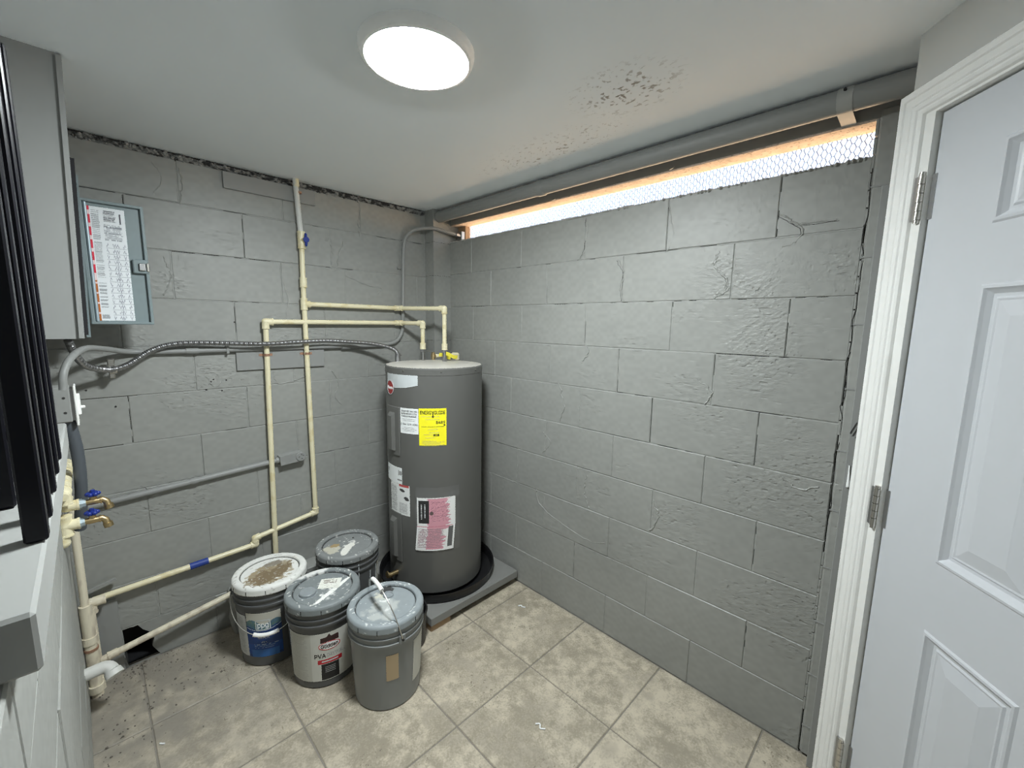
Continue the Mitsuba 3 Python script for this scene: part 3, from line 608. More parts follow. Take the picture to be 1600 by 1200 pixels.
rs = thing('supply_riser', 'stained cream supply pipes and tees rising from the floor along the left wall', 'water pipe')
def rx(z): return -1.797 if z > .3 else -1.793
seg(rs, (-1.797, -.105, .37), (-1.797, -.105, .83), .0125, 'dirty_cream_plastic'); seg(rs, (-1.795, -.100, -.002), (-1.797, -.105, .40), .0195, 'dirty_cream_plastic'); seg(rs, (-1.782, -.07, -.0), (-1.785, -.07, .36), .0135, 'dirty_cream_plastic')
obj('fitting', fitting((-1.783, -.055, .378), [X, -Z_], .0185, .045), 'dirty_cream_plastic', rs, smooth=40)
for q in [cyl((-1.796, -.103, z), (-1.796, -.103, z + .03), .0235, 24) for z in (.235, .02)] + [cyl((-1.782, -.07, .03), (-1.782, -.07, .055), .0175, 20)]: obj('collar', q, 'dirty_cream_plastic', rs, smooth=40)
obj('strap', cat_([cyl((-1.796, -.103, z), (-1.796, -.103, z + .010), .0222, 24) for z in (.205,)]), 'copper_strap', rs, smooth=40)
MX, MZ = -1.794, .972
seg(rs, (MX, -.05, MZ), (MX, -.50, MZ - .005), .0115)
for y in (-.09, -.17, -.25, -.33, -.40): obj('fitting', fitting((MX, y, MZ - .002), [Y_, -Y_], .0150, .024), 'cream_plastic', rs, smooth=40)
B1, B2 = (-1.795, -.42, .912), (-1.802, -.44, .855)
obj('fitting', fitting((MX, -.46, MZ - .006), [Y_, -Z_], .0165, .034), 'cream_plastic', rs, smooth=40); obj('fitting', fitting(B1, [Z_, X], .0170, .030), 'cream_plastic', rs, smooth=40); obj('fitting', fitting(B2, [X, Z_, -Z_], .0175, .034), 'cream_plastic', rs, smooth=40)
obj('fitting', fitting((-1.811, -.44, .80), [Z_, -X], .0170, .028), 'cream_plastic', rs, smooth=40)

def bib(c, label):
    t = thing('hose_bib', label, 'faucet', 'brass faucets on the supply pipes'); labels[t].pop('group')
    x, y, z = c
    obj('nut', cat_([cyl((x + 0.0120, y, z), (x + 0.0206, y, z), .0165, 8), cyl((x + 0.0206, y, z), (x + 0.0292, y, z), .0135, 8)]), 'galvanised', t, smooth=30, label='grey galvanised nut')
    obj('body', cat_([tube([(x + 0.0275, y, z), (x + 0.0413, y, z), (x + 0.0516, y, z), (x + 0.0636, y, z)], [.009, .011, .0105, .010], 18), tube([(x + 0.0568, y, z), (x + 0.0688, y, z + .001), (x + 0.0774, y - .002, z - .006), (x + 0.0808, y - .003, z - .020)], [.010, .0098, .0098, .0100], 18),
        cyl((x + 0.0813, y - .003, z - .018), (x + 0.0843, y - .004, z - .032), .0125, 18), cyl((x + 0.0473, y, z), (x + 0.0473, y, z + .018), .009, 16), cyl((x + 0.0632, y, z), (x + 0.0667, y, z), .0125, 18)]), 'brass', t, smooth=40)
    w = []
    for k in range(6):
        a = k * math.pi / 3; s = trimesh.creation.icosphere(1, .0075); s.apply_translation((x + 0.0473 + .0125 * math.cos(a), y + .0125 * math.sin(a), z + .026)); w.append(s)
    w += [cyl((x + 0.0473, y, z + .019), (x + 0.0473, y, z + .032), .0125, 18), cyl((x + 0.0473, y, z + .032), (x + 0.0473, y, z + .040), .006, 12)]
    obj('handle', cat_(w), 'blue_plastic', t, smooth=40, label='blue wheel handle')
bib((B1[0] + .016, B1[1], B1[2]), 'brass hose faucet with blue wheel handle, the upper of two at the left wall')
bib((B2[0] + .016, B2[1], B2[2]), 'brass hose faucet with blue wheel handle, the lower of two at the left wall')
de = thing('drain_elbow', 'white painted pipe elbow sticking out low from the left wall', 'pipe elbow')
P = [(-1.82, -.235, .190)] + [tuple(q) for q in bend((-1.82, -.235, .190), (-1.750, -.235, .194), (-1.738, -.262, .165), .025)]
obj('elbow', tube(P, .0225, 22), 'grey_white_plastic', de, smooth=40); obj('lip', tube([(-1.7425, -.252, .176), (-1.736, -.266, .160), (-1.736, -.266, .160)], [.026, .0285, .020], 24), 'grey_white_plastic', de, smooth=40)
obj('shim', boxrot(-1.745, -.03, .425, .09, .012, .012, [[.97, 0, -.22], [0, 1, 0], [.22, 0, .97]]), 'paint_light', label='thin pale wood shim wedged above the lower pipe tee in the corner', cat='wood shim')

# ------------------------------------------------------------------ electrical conduits
ec = thing('grey_conduit', 'thin grey painted conduit along the back wall rising beside the corner into the slot', 'conduit')
pth = list(spline([(-1.768, -.40, 1.29), (-1.762, -.395, 1.345), (-1.740, -.35, 1.392), (-1.705, -.22, 1.412), (-1.655, -.10, 1.402), (-1.59, -.03, 1.386), (-1.52, -.018, 1.381), (-1.40, -.018, 1.380)], 8)) + [np.array(q) for q in [(-.80, -.018, 1.384), (-.50, -.018, 1.385)]] + list(spline([(-.45, -.018, 1.386), (-.365, -.018, 1.405), (-.322, -.018, 1.46), (-.312, -.018, 1.53)], 8)) + [np.array((-.304, -.018, 1.80))] + list(spline([(-.302, -.018, 1.92), (-.288, -.022, 2.02), (-.24, -.045, 2.075), (-.15, -.095, 2.096), (-.04, -.125, 2.083), (.04, -.135, 2.073)], 8))
obj('tube', tube(pth, .0105, 16), 'paint_grey', ec, smooth=40)
for x in (-1.395, -.700): obj('coupling', cyl((x, -.018, 1.3805), (x + .045, -.018, 1.381), .0135, 18), 'paint_grey', ec, smooth=40)
obj('clamp', bx(-.335, -.275, -.010, 0, 1.842, 1.852), 'paint_grey', ec); obj('clamp', bx(-1.245, -1.235, -.032, 0, 1.366, 1.40), 'paint_grey', ec)
obj('box_fitting', cat_([bx(.035, .062, -.16, -.11, 2.045, 2.10, .003), cyl((.01, -.132, 2.077), (.04, -.135, 2.073), .016, 8)]), 'dull_steel', ec)
oc = thing('outlet_conduit', 'grey painted conduit running along the back wall to the round outlet', 'conduit')
obj('tube', cyl((-1.79, -.016, .762), (-1.050, -.016, .806), .0130, 18), 'paint_grey', oc, smooth=40)
obj('coupling', cyl((-1.42, -.016, .784), (-1.395, -.016, .7855), .0155, 18), 'paint_grey', oc, smooth=40); obj('coupling', cyl((-1.066, -.017, .805), (-1.050, -.017, .806), .0160, 18), 'paint_grey', oc, smooth=40)
ol = thing('outlet_box', 'grey round-faced surface power outlet on the back wall between the two cream pipes', 'power outlet')
prof = Polygon([(-.062, -.024), (.035, -.024)] + [(.035 + .026 * math.cos(a), .026 * math.sin(a)) for a in np.linspace(-1.2, 1.2, 14)] + [(.035, .024), (-.062, .024)])
ob = trimesh.creation.extrude_polygon(prof, .044, engine='earcut'); ca, sa = math.cos(.06), math.sin(.06)
ob.apply_transform(np.array([[ca, -sa, 0, -.990], [0, 0, -1, 0], [sa, ca, 0, .808], [0, 0, 0, 1]])); obj('box', ob, 'paint_grey', ol)
rc = obj('receptacle', lathe([(0, .049), (.022, .049), (.0245, .046), (.0245, .040)], 32, tilt=np.array([[1, 0, 0, -.952], [0, 0, -1, 0], [0, 1, 0, .810], [0, 0, 0, 1]])), 'paint_grey', ol, smooth=30)
for dx, dz, a in ((-.010, .001, .6), (.009, .006, -.7), (.003, -.011, .2), (.001, .012, 1.2)): obj('slot', boxrot(-.952 + dx, -.0488, .810 + dz, .0075, .002, .0022, [[math.cos(a), 0, -math.sin(a)], [0, 1, 0], [math.sin(a), 0, math.cos(a)]]), 'ink_black', rc)
obj('lock_ring', cat_([lathe([(.021, 0), (.0225, .004), (.0205, .008)], 20, tilt=np.array([[0, 0, 1, -1.053], [1, 0, 0, -.020], [0, 1, 0, .806], [0, 0, 0, 1]]))]), 'dull_steel', ol, smooth=30)

# armoured flexible cable
ac = thing('armoured_cable', 'ribbed silver flexible cable looping from the panel to the heater top', 'cable')
P = spline([(-1.745, -.29, 1.445), (-1.735, -.26, 1.40), (-1.715, -.19, 1.352), (-1.680, -.115, 1.328), (-1.635, -.075, 1.320), (-1.585, -.055, 1.338), (-1.52, -.046, 1.385), (-1.45, -.042, 1.411), (-1.35, -.042, 1.417), (-1.10, -.060, 1.408), (-.95, -.062, 1.414), (-.80, -.055, 1.418), (-.68, -.065, 1.410), (-.58, -.10, 1.402), (-.50, -.14, 1.385), (-.448, -.160, 1.36), (-.437, -.163, 1.32)], 60)
d = np.r_[0, np.cumsum(np.linalg.norm(np.diff(P, axis=0), axis=1))]; s = np.arange(0, d[-1], .0021); P = np.c_[[np.interp(s, d, P[:, k]) for k in range(3)]].T
obj('armour', tube(P, .0108 + .0013 * np.sin(np.arange(len(P)) * 2 * math.pi / 3.6), 14), 'armour_steel', ac, smooth=60)
obj('connector', cat_([cyl((-.437, -.163, 1.298), (-.437, -.163, 1.325), .0165, 8), cyl((-.437, -.163, 1.325), (-.437, -.163, 1.345), .0145, 18), cyl((-.424, -.163, 1.333), (-.412, -.163, 1.333), .004, 10)]), 'armour_steel', ac, smooth=30)
obj('cable_clip', cat_([cyl((-1.650, -.070, 1.315), (-1.628, -.0665, 1.3165), .0142, 16), bx(-1.652, -1.630, -.072, -.040, 1.332, 1.362, .003), bx(-1.650, -1.632, -.072, -.03, 1.285, 1.305, .003)]), 'steel', ac, smooth=30)

# ------------------------------------------------------------------ water heater
HX, HY, HR = -.36, -.42, .26
wh = thing('water_heater', 'tall dark grey cylindrical electric water heater with yellow energy label', 'water heater')
obj('jacket', lathe([(.0, .105), (HR - .004, .105), (HR, .109), (HR, 1.262), (HR - .0025, 1.264), (HR - .0025, 1.266)], 128, (HX, HY, 0)), 'heater_enamel', wh, smooth=30)
obj('top_cap', lathe([(HR - .001, 1.262), (HR + .0015, 1.264), (HR + .0015, 1.294), (HR - .004, 1.300)], 128, (HX, HY, 0)), 'heater_enamel', wh, smooth=30)
obj('top_plate', lathe([(HR - .003, 1.2995), (HR - .010, 1.3005), (.12, 1.302), (0, 1.302)], 128, (HX, HY, 0)), 'heater_top', wh, smooth=30, label='dusty flat top plate')
for az in (-160.7, -117.9, -72, -30, 150):
    a = math.radians(az); obj('screw', cyl((HX + (HR) * math.cos(a), HY + HR * math.sin(a), 1.285), (HX + (HR + .005) * math.cos(a), HY + (HR + .005) * math.sin(a), 1.285), .004, 10), 'steel', wh)
hr = lambda z: np.full(np.shape(z), HR)
def on(mesh, az, z, lift=.0008, r=hr): return wrap(mesh, HX, HY, az, z, r, lift)
# brand badge: silver banner and red oval
ban = Polygon([(-.105, .033), (.115, .033), (.115, -.018), (.05, -.032), (-.02, -.038), (-.06, -.036), (-.105, -.028)])
bl = obj('badge', on(trimesh.creation.extrude_polygon(ban, .0006, engine='earcut'), -168.5, 1.232), 'label_silver', wh, label='silver badge strip')
oval = Polygon([(.036 * math.cos(a), .0375 * math.sin(a)) for a in np.linspace(0, 2 * math.pi, 40)[:-1]])
bo = obj('badge_oval', on(trimesh.creation.extrude_polygon(oval, .0012, engine='earcut'), 176, 1.192, .0015), 'ink_maroon', wh, label='dark red oval badge')
obj('rim', on(trimesh.creation.extrude_polygon(oval.difference(affinity.scale(oval, .9, .92)), .0016, engine='earcut'), 176, 1.192, .0018), 'label_silver', bo)
obj('lettering', on(text('Rheem', .016, True, width=.052), 176, 1.192, .0028), 'ink_white', bo)
# element access covers
def access(az, z0, z1):
    w = .058; m = bx(-w, w, z0, z1, 0, .005, .002); m = split_long(m, .02)
    k = obj('access_cover', wrap(m, HX, HY, az, 0, hr, .0002), 'heater_cover', wh, smooth=30, label='raised cover plate')
    b = m3.Manifold.hull_points(np.array([(sx * .016, zc, d) for sx in (-1, 1) for zc in (z0 + .03, z1 - .05) for d in (0., .017)] + [(sx * .026, zc, 0) for sx in (-1, 1) for zc in (z0 + .022, z1 - .03)])); b = from_man(b)
    obj('cover_bulge', wrap(split_long(b, .02), HX, HY, az, 0, hr, .004), 'heater_cover', k, smooth=30)
access(-180.0, .842, 1.098); access(-180.0, .258, .530)
# paper labels
def sheet(name, w, h, az, z, mat='paper_white', label=None, lift=.0008, parent=wh): return obj(name, on(bx(-w / 2, w / 2, -h / 2, h / 2, 0, .0004), az, z, lift), mat, parent, label=label)
wl = sheet('notice_label', .105, .130, -154.6, 1.032, label='white notice label with bold black print')
for i, (t, h, w) in enumerate((('DO NOT RETURN THIS', .0078, .092), ('WATER HEATER TO THE', .0078, .092), ('PLACE OF PURCHASE', .0078, .085))): obj('lettering', on(text(t, h, True, width=w), -154.6, 1.082 - .013 * i, .0013), 'ink_black', wl)
obj('lettering', on(text('1-866-279-4566', .0095, True, width=.098), -154.6, 1.016, .0013), 'ink_black', wl)
for i, w in enumerate((.08, .07, 0, 0, .06, .085, .06)):
    if w: obj('fine_print', on(bx(-w / 2, w / 2, -.0012, .0012, 0, .0003), -154.6, 1.042 - .0085 * i - (.01 if i > 3 else 0), .0013), 'ink_grey', wl)
yl = sheet('energy_label', .137, .190, -127.4, 1.006, 'label_yellow', 'bright yellow energy rating label')
obj('lettering', on(text('ENERGYGUIDE', .017, True, width=.124), -127.4, 1.080, .0013), 'ink_black', yl)
obj('arrow', on(trimesh.creation.extrude_polygon(Polygon([(-.002, .016), (.002, .016), (.002, -.004), (.007, -.004), (0, -.014), (-.007, -.004), (-.002, -.004)]), .0006, engine='earcut'), -127.0, 1.066, .0014), 'ink_black', yl)
obj('lettering', on(text('$489', .014, True, width=.046), -118.8, 1.030, .0013), 'ink_black', yl)
obj('rule_line', on(bx(-.056, .056, -.0011, .0011, 0, .0003), -127.4, 1.008, .0013), 'ink_black', yl)
obj('range_marker', on(bx(-.014, .014, -.0052, .0052, 0, .0004), -123.5, .965, .0013), 'ink_black', yl); obj('lettering', on(text('489', .005, True), -123.5, .965, .0019), 'label_yellow', yl)
obj('pointer', on(trimesh.creation.extrude_polygon(Polygon([(-.004, -.004), (.004, -.004), (.004, .001), (0, .005), (-.004, .001)]), .0005, engine='earcut'), -114.6, 1.016, .0013), 'ink_black', yl)
for i, (az, z, w) in enumerate(((-130, 1.060, .09), (-128, 1.045, .07), (-127, .995, .05), (-126, .978, .05), (-129, .968, .075), (-130, .952, .05), (-131, .935, .07), (-127, .928, .11), (-129, .921, .09), (-126, .914, .1))): obj('fine_print', on(bx(-w / 2, w / 2, -.0009, .0009, 0, .0003), az, z, .0013), 'ink_grey' if i < 4 else 'tape_tan', yl)
w2 = sheet('rating_label', .150, .088, 178.0, .735, label='white rating label with drawings')
for az, w, z, h in ((-168, .02, .75, .022), (-171, .004, .75, .03), (166, .012, .748, .02)): obj('drawing', on(bx(-w / 2, w / 2, -h / 2, h / 2, 0, .0003), az, z, .0013), 'ink_grey', w2)
obj('fine_print', on(bx(-.02, .02, -.004, .004, 0, .0003), -169, .712, .0013), 'ink_grey', w2)
def warning(u, v):
    c = np.tile([.74, .75, .74], (u.size, 1)); c = paint(c, (v > .93) & (u > .52) & (u < .97), (.45, .08, .08)); c = paint(c, textlines(u, v, 34, .05, .45, .06, .92, 1., .75, 3, .5, 30).ravel() > 0, (.35, .35, .35)); c = paint(c, textlines(u, v, 16, .52, .95, .06, .40, 1., .75, 5, .5, 30).ravel() > 0, (.35, .35, .35))
    for a, b in ((.70, .80), (.84, .58), (.64, .82), (.88, .54)): c = paint(c, ((u - a) / .09) ** 2 + ((v - b) / .045) ** 2 < 1, (.06, .06, .06))
    return c
m, cc = patch(.150, .165, 70, 90, warning); obj('warning_label', wrap_grid(m, HX, HY, -171.5, .608, hr), 'print', wh, color=cc, label='white warning label with a picture and red heading')
# plastic pouch with the paperwork
m, _ = patch(.236, .352, 30, 40); v = m.vertices.copy(); v[:, 2] += .003 * np.exp(-((v[:, 1] - .12) / .02) ** 2) + .001 * meshkit.noise(np.c_[v[:, 0] * 30, v[:, 1] * 30, v[:, 0] * 0]); v[:, 0] *= 1 - .04 * (v[:, 1] > .08)
obj('document_pouch', wrap_grid(trimesh.Trimesh(v, m.faces, process=False), HX, HY, -122.5, .515, hr, .0006), 'pouch_film', wh, smooth=True, label='clear plastic document pouch')
def docs(u, v):
    c = np.tile([.78, .78, .77], (u.size, 1)); e = meshkit.noise(np.c_[v * 55, u * 0, u * 0 + 3.]) * .14; a, b = .31 - e * .4, .72 + e * 1.2 - .1 * (v < .4)
    c = paint(c, (u > a) & (u < b) & (v > .03) & (v < .985), (.62, .30, .36)); c = paint(c, (u > .04) & (u < .31) & (v > .52) & (v < .95), (.03, .03, .03))
    for k in range(2): c = paint(c, (np.abs(u - (.115 + .09 * k)) < .014) & (v > .60 + .03 * k) & (v < .88) & (np.sin(v * 210) > -.5), (.72, .72, .72))
    c = paint(c, textlines(u, v, 42, .36, .92, .55, .93, 1., .5, 2, .45, 34).ravel() > 0, (.36, .16, .20)); c = paint(c, textlines(u, v, 46, .05, .80, .06, .42, 1., .62, 4, .5, 40).ravel() > 0, (.34, .22, .25)); c = paint(c, (np.abs(v - .46) < .006) & (u < .93), (.55, .2, .25)); c = paint(c, (u > .82) & (u < .95) & (v > .06) & (v < .44), (.12, .12, .12))
    return paint(c, ((u - .38) / .05) ** 2 + ((v - .71) / .035) ** 2 < 1, (.12, .08, .08))
m, cc = patch(.196, .288, 110, 160, docs); v = m.vertices; v[:, 0] -= .012 * (v[:, 1] < 0) * (-v[:, 1] / .144)
obj('document', wrap_grid(m, HX, HY, -124.3, .493, hr, .0050), 'print', wh, color=cc, label='white paper with pink and black print')
# relief valve, drain line, yellow tag, drain cock
tv = obj('relief_valve', cat_([cyl((-.219, -.203, 1.30), (-.219, -.203, 1.345), .011, 16), cyl((-.219, -.203, 1.318), (-.219, -.203, 1.330), .015, 8), cyl((-.219, -.203, 1.322), (-.20, -.208, 1.322), .010, 14)]), 'brass', wh, smooth=30, label='brass relief valve')
obj('lever', boxrot(-.238, -.205, 1.351, .052, .012, .0025, [[.97, 0, .22], [0, 1, 0], [-.22, 0, .97]]), 'steel', tv)
obj('relief_pipe', tube([(-.205, -.207, 1.322)] + [tuple(q) for q in bend((-.2, -.208, 1.322), (-.068, -.240, 1.326), (-.068, -.240, 1.2), .018)] + [(-.068, -.240, .30)], .0115, 18), 'cream_plastic', wh, smooth=40, label='cream relief pipe')
obj('relief_elbow', fitting((-.068, -.240, 1.326), [(-.97, .24, 0), -Z_], .0150, .028), 'cream_plastic', wh, smooth=40)
tg = []
for a, b, tw in (((-.225, -.27, 1.335), (-.17, -.31, 1.318), 0), ((-.24, -.36, 1.345), (-.165, -.37, 1.322), 1)):
    a, b = np.array(a), np.array(b); V = []
    for t in np.linspace(0, 1, 9): c = a + (b - a) * t + np.array([0, -.006 * math.sin(t * 3), .004 * math.sin(t * 6 + tw)]); V += [c + (0, 0, -.0105), c + (0, -.003, .0105)]
    tg.append(((np.array(V)), np.array([(2 * i, 2 * i + 1, 2 * i + 3, 2 * i + 2) for i in range(8)])))
for q in tg: obj('warning_tag', q, 'caution_yellow', wh, smooth=True, label='yellow warning tape')
a = math.radians(-178); obj('drain_cock', cat_([cyl((HX + HR * math.cos(a) * .98, HY + HR * math.sin(a), .185), (HX + (HR + .05) * math.cos(a), HY + (HR + .05) * math.sin(a), .185), .012, 14), cyl((HX - HR - .03, HY, .185), (HX - HR - .03, HY, .165), .009, 12), cyl((HX - HR - .05, HY, .185), (HX - HR - .056, HY, .185), .019, 12)]), 'brass', wh, smooth=30, label='brass drain cock')
# drip pan, slab, bearers
dp = thing('drip_pan', 'round black plastic drip pan under the water heater', 'drip pan')
obj('pan', lathe([(0, .0765), (.312, .0765), (.322, .082), (.325, .128), (.3295, .131), (.3295, .125), (.322, .122), (.3165, .100), (.312, .085), (0, .0815)], 128, (-.345, -.412, 0)), 'black_plastic', dp, smooth=30)
obj('support_ring', lathe([(.235, .0815), (.235, .104), (.20, .104), (.20, .0815)], 64, (-.36, -.42, 0)), 'black_plastic', dp)
obj('base_slab', bx(-.622, -.014, -.750, -.105, .034, .076, .0025), 'pad_concrete', label='grey concrete slab under the black drip pan', cat='slab')
for x0, x1, y0, y1, l in ((-.618, -.50, -.742, -.60, 'raw wooden block under the front left corner of the grey slab'), (-.14, -.03, -.66, -.5, 'raw wooden block under the wall side of the grey slab'), (-.60, -.05, -.25, -.13, 'raw wooden bearer under the rear of the grey slab')):
    obj('wood_block', bx(x0, x1, y0, y1, .0005, .0345, .002), 'raw_wood', label=l, cat='wood block')

# ------------------------------------------------------------------ buckets
def prof_r(z, h): return .1305 + (.1475 - .1305) * np.asarray(z) / h
def bucket(name, x, y, h, mat, lidmat, label, rot=0., lidfn=None, lid_extra=None):
    t = thing(name, label, 'bucket')
    zr = h - .032
    rr = lambda z: float(prof_r(z, h))
    p = [(0, .004), (rr(0) - .006, .0), (rr(0), .005), (rr(zr - .062), zr - .062), (rr(zr) + .0045, zr - .060), (rr(zr) + .0050, zr - .052), (rr(zr) - .001, zr - .050), (rr(zr) - .001, zr - .034), (rr(zr) + .004, zr - .032), (rr(zr) + .0045, zr - .026), (rr(zr) - .001, zr - .024), (rr(zr) - .001, zr + .004)]
    obj('body', lathe(p, 96, (x, y, 0)), mat, t, smooth=25)
    # lid: top with sunken disc, rolled rim, skirt; stains as vertex colours
    L = [(0, h - .010), (.06, h - .010), (.1165, h - .010), (.1180, h - .017), (.1205, h - .017), (.1222, h - .002), (.126, h), (.142, h), (.148, h - .003), (.1515, h - .010), (.1525, h - .034), (.149, h - .036)]
    L2 = []
    for a, b in zip(L[:-1], L[1:]):
        n = max(1, int(math.hypot(b[0] - a[0], b[1] - a[1]) / .004)); L2 += [tuple(np.array(a) + (np.array(b) - a) * i / n) for i in range(n)]
    L2.append(L[-1])
    na = 150; V = np.array([(r * math.cos(2 * math.pi * j / na), r * math.sin(2 * math.pi * j / na), z) for r, z in L2 for j in range(na)])
    F = [(i * na + j, (i + 1) * na + j, (i + 1) * na + (j + 1) % na, i * na + (j + 1) % na) for i in range(len(L2) - 1) for j in range(na)]
    col = np.tile(np.array(lidmat), (len(V), 1)) * (.92 + .16 * meshkit.fbm(V * 60))[:, None]
    rad = np.hypot(V[:, 0], V[:, 1]); col = paint(col, (rad > .1170) & (rad < .1213), (.06, .06, .06), .8)
    if lidfn is not None: col = np.clip(lidfn(V, col), 0, 1)
    ld = obj('lid', (V + (x, y, 0), np.array(F)), 'print', t, smooth=True, color=col)
    for k in range(12):
        a = rot + 2 * math.pi * k / 12 + .13; c, s = math.cos(a), math.sin(a)
        obj('skirt_slit', boxrot(x + .1522 * c, y + .1522 * s, h - .025, .002, .0022, .020, [[c, -s, 0], [s, c, 0], [0, 0, 1]]), 'ink_black', ld)
    return t, ld, (lambda z: prof_r(z, h)), h
def ears_and_bail(t, x, y, h, az, tilt, rb=.150, grip=True, mat='steel', st=1.08):
    """wire handle hinged at two opposite ears at azimuth az and az+180, swung by tilt degrees from upright"""
    a = math.radians(az); e = np.array([math.cos(a), math.sin(a), 0]); zc = h - .070; c0 = np.array([x, y, zc]); q = np.array([-e[1], e[0], 0]); th = math.radians(tilt); upv = math.cos(th) * Z_ + math.sin(th) * q
    R = rb + .010
    for s in (1, -1):
        b = c0 + s * e * (rb + .002); f = np.c_[e, q, Z_]; obj('ear', boxrot(*b, .012, .024, .032, f), t[1], t[0]); obj('ear_pin', cyl(b + s * e * .004, b + s * e * .012, .0045, 12), 'ink_black', t[0])
    A = np.linspace(0, math.pi, 40); P = [c0 + R * math.cos(w) * e + R * st * math.sin(w) * upv for w in A]
    obj('handle', tube(P, .0021, 8), mat, t[0], smooth=40, label='wire carrying handle')
    if grip: obj('grip', tube([c0 + (R * math.cos(w)) * e + R * st * math.sin(w) * upv for w in np.linspace(1.26, 1.88, 10)], .0085, 16), 'white_plastic', t[0], smooth=40, label='white plastic grip')
def splat(V, col, fields):
    for (cx, cy, rx, ry, ang, rgb, th, sc, seed) in fields:
        c, s = math.cos(ang), math.sin(ang); dx, dy = V[:, 0] - cx, V[:, 1] - cy; d = ((dx * c + dy * s) / rx) ** 2 + ((-dx * s + dy * c) / ry) ** 2
        n = meshkit.fbm(np.c_[V[:, 0] * sc, V[:, 1] * sc, V[:, 2] * sc * .5 + seed], seed=seed); col = paint(col, np.clip((n - th + .42 * np.clip(1 - d, -1, 1)) * 9, 0, 1) * (d < 1.15), rgb)
    sp = (meshkit.noise(V * 150 + 3) > .80) & (meshkit.noise(V * 22 + 7) > .45); return paint(col, sp, fields[-1][5], .85)
def blabel(t, x, y, rf, az, z, w, h, fn, nx, ny, name, label, lift=.0008):
    m, cc = patch(w, h, nx, ny, fn); return obj(name, wrap_grid(m, x, y, az, z, rf, lift), 'print', t, color=cc, label=label)
def btext(parent, x, y, rf, az, z, mesh, mat, lift=.0016): return obj('lettering', wrap(mesh, x, y, az, z, rf, lift), mat, parent)

# front pail: grey, label removed, tan tape, upright handle
fx, fy, fh = -.923, -.870, .380
fl = lambda V, c: splat(V, c, [(.01, .055, .05, .04, .3, (.55, .54, .46), .62, 40, 1), (-.03, -.01, .11, .10, 0, (.42, .44, .43), .72, 25, 2), (.05, .075, .04, .03, .6, (.05, .05, .05), .66, 60, 3), (0, 0, .12, .12, 0, (.66, .67, .66), .98, 55, 4)])
T, ld, rf, h = bucket('paint_bucket', fx, fy, fh, 'pail_grey', (.265, .295, .31), 'plain grey plastic bucket with upright wire handle and tan tape, nearest the camera', .2, fl)
ears_and_bail((T, 'pail_grey'), fx, fy, fh, -96, -12)
obj('spout_cap', lathe([(0, .002), (.016, .002), (.018, .006), (.022, .006), (.023, 0)], 32, (fx + .035, fy + .045, fh - .010)), 'lid_grey', ld, smooth=30)
obj('tape_patch', wrap(bx(-.0235, .0235, -.056, .056, 0, .0006), fx, fy, -110.4, .192, rf, .0008), 'tape_tan', T, label='strip of tan masking tape')
obj('side_label', wrap(bx(-.05, .05, -.092, .092, 0, .0005), fx, fy, -52, .168, rf, .0008), 'paper_dull', T, label='faded grey label')
# middle pail: white label with oval mark
gx, gy, gh = -1.067, -.584, .379
gl = lambda V, c: splat(V, c, [(.02, -.045, .115, .010, .45, (.82, .82, .79), .38, 30, 5), (0, 0, .16, .16, 0, (.74, .74, .72), .93, 45, 6), (.0, .13, .12, .025, 0, (.7, .7, .68), .62, 50, 7)])
T, ld, rf, h = bucket('paint_bucket', gx, gy, gh, 'pail_dark_grey', (.20, .22, .225), 'dark grey drywall primer bucket with white label, between blue-label and plain grey buckets', .5, gl)
obj('spout_cap', lathe([(.0, .012), (.030, .012), (.033, .009), (.033, 0), (.040, 0)], 40, (gx - .062, gy + .005, gh - .010)), 'lid_grey', ld, smooth=30, label='round pour spout cap')
st_, cc = patch(.088, .072, 40, 34, lambda u, v: paint(paint(np.tile([.74, .74, .68], (u.size, 1)), textlines(u, v, 6, .1, .9, .52, .92, 1., .6, 21, .7, 14).ravel() > 0, (.30, .27, .24)), textlines(u, v, 8, .05, .95, .08, .45, 1., .4, 22, .5, 24).ravel() > 0, (.45, .44, .40)))
c_, s_ = math.cos(-.60), math.sin(-.60); v = st_.vertices; obj('lid_sticker', trimesh.Trimesh(np.c_[gx + .035 + v[:, 0] * c_ - v[:, 1] * s_, gy + .012 + v[:, 0] * s_ + v[:, 1] * c_, gh - .0088 + v[:, 2]], st_.faces, process=False), 'print', ld, color=cc, label='torn white sticker')
lb = blabel(T, gx, gy, rf, -112, .146, .325, .222, lambda u, v: paint(paint(np.tile([.56, .56, .52], (u.size, 1)), u < .34, (.47, .47, .43)), textlines(u, v, 26, .02, .32, .04, .96, 1., .7, 31, .5, 40).ravel() > 0, (.40, .40, .37)), 90, 60, 'label', 'white product label')
GA = -104
obj('mark', wrap(trimesh.creation.extrude_polygon(Polygon([(-.034, .008), (-.034, .030), (-.010, .033), (.0, .046), (.006, .034), (.036, .036), (.036, .010)]), .0004, engine='earcut'), gx, gy, GA, .204, rf, .0013), 'ink_brown', lb)
ov = Polygon([(.042 * math.cos(a), .019 * math.sin(a)) for a in np.linspace(0, 2 * math.pi, 40)[:-1]])
obj('oval', wrap(trimesh.creation.extrude_polygon(ov, .0006, engine='earcut'), gx, gy, GA, .196, rf, .0014), 'paper_white', lb); obj('oval_ring', wrap(trimesh.creation.extrude_polygon(ov.difference(affinity.scale(ov, .93, .88)), .0009, engine='earcut'), gx, gy, GA, .196, rf, .0015), 'ink_red', lb)
btext(lb, gx, gy, rf, GA, .196, text('Glidden', .016, True, width=.066), 'ink_brown', .0022); btext(lb, gx, gy, rf, -119.5, .153, text('PVA', .018, True, width=.043), 'ink_black', .0014); btext(lb, gx, gy, rf, -93, .153, text('DRYWALL', .016, False, width=.073), 'ink_grey', .0014)
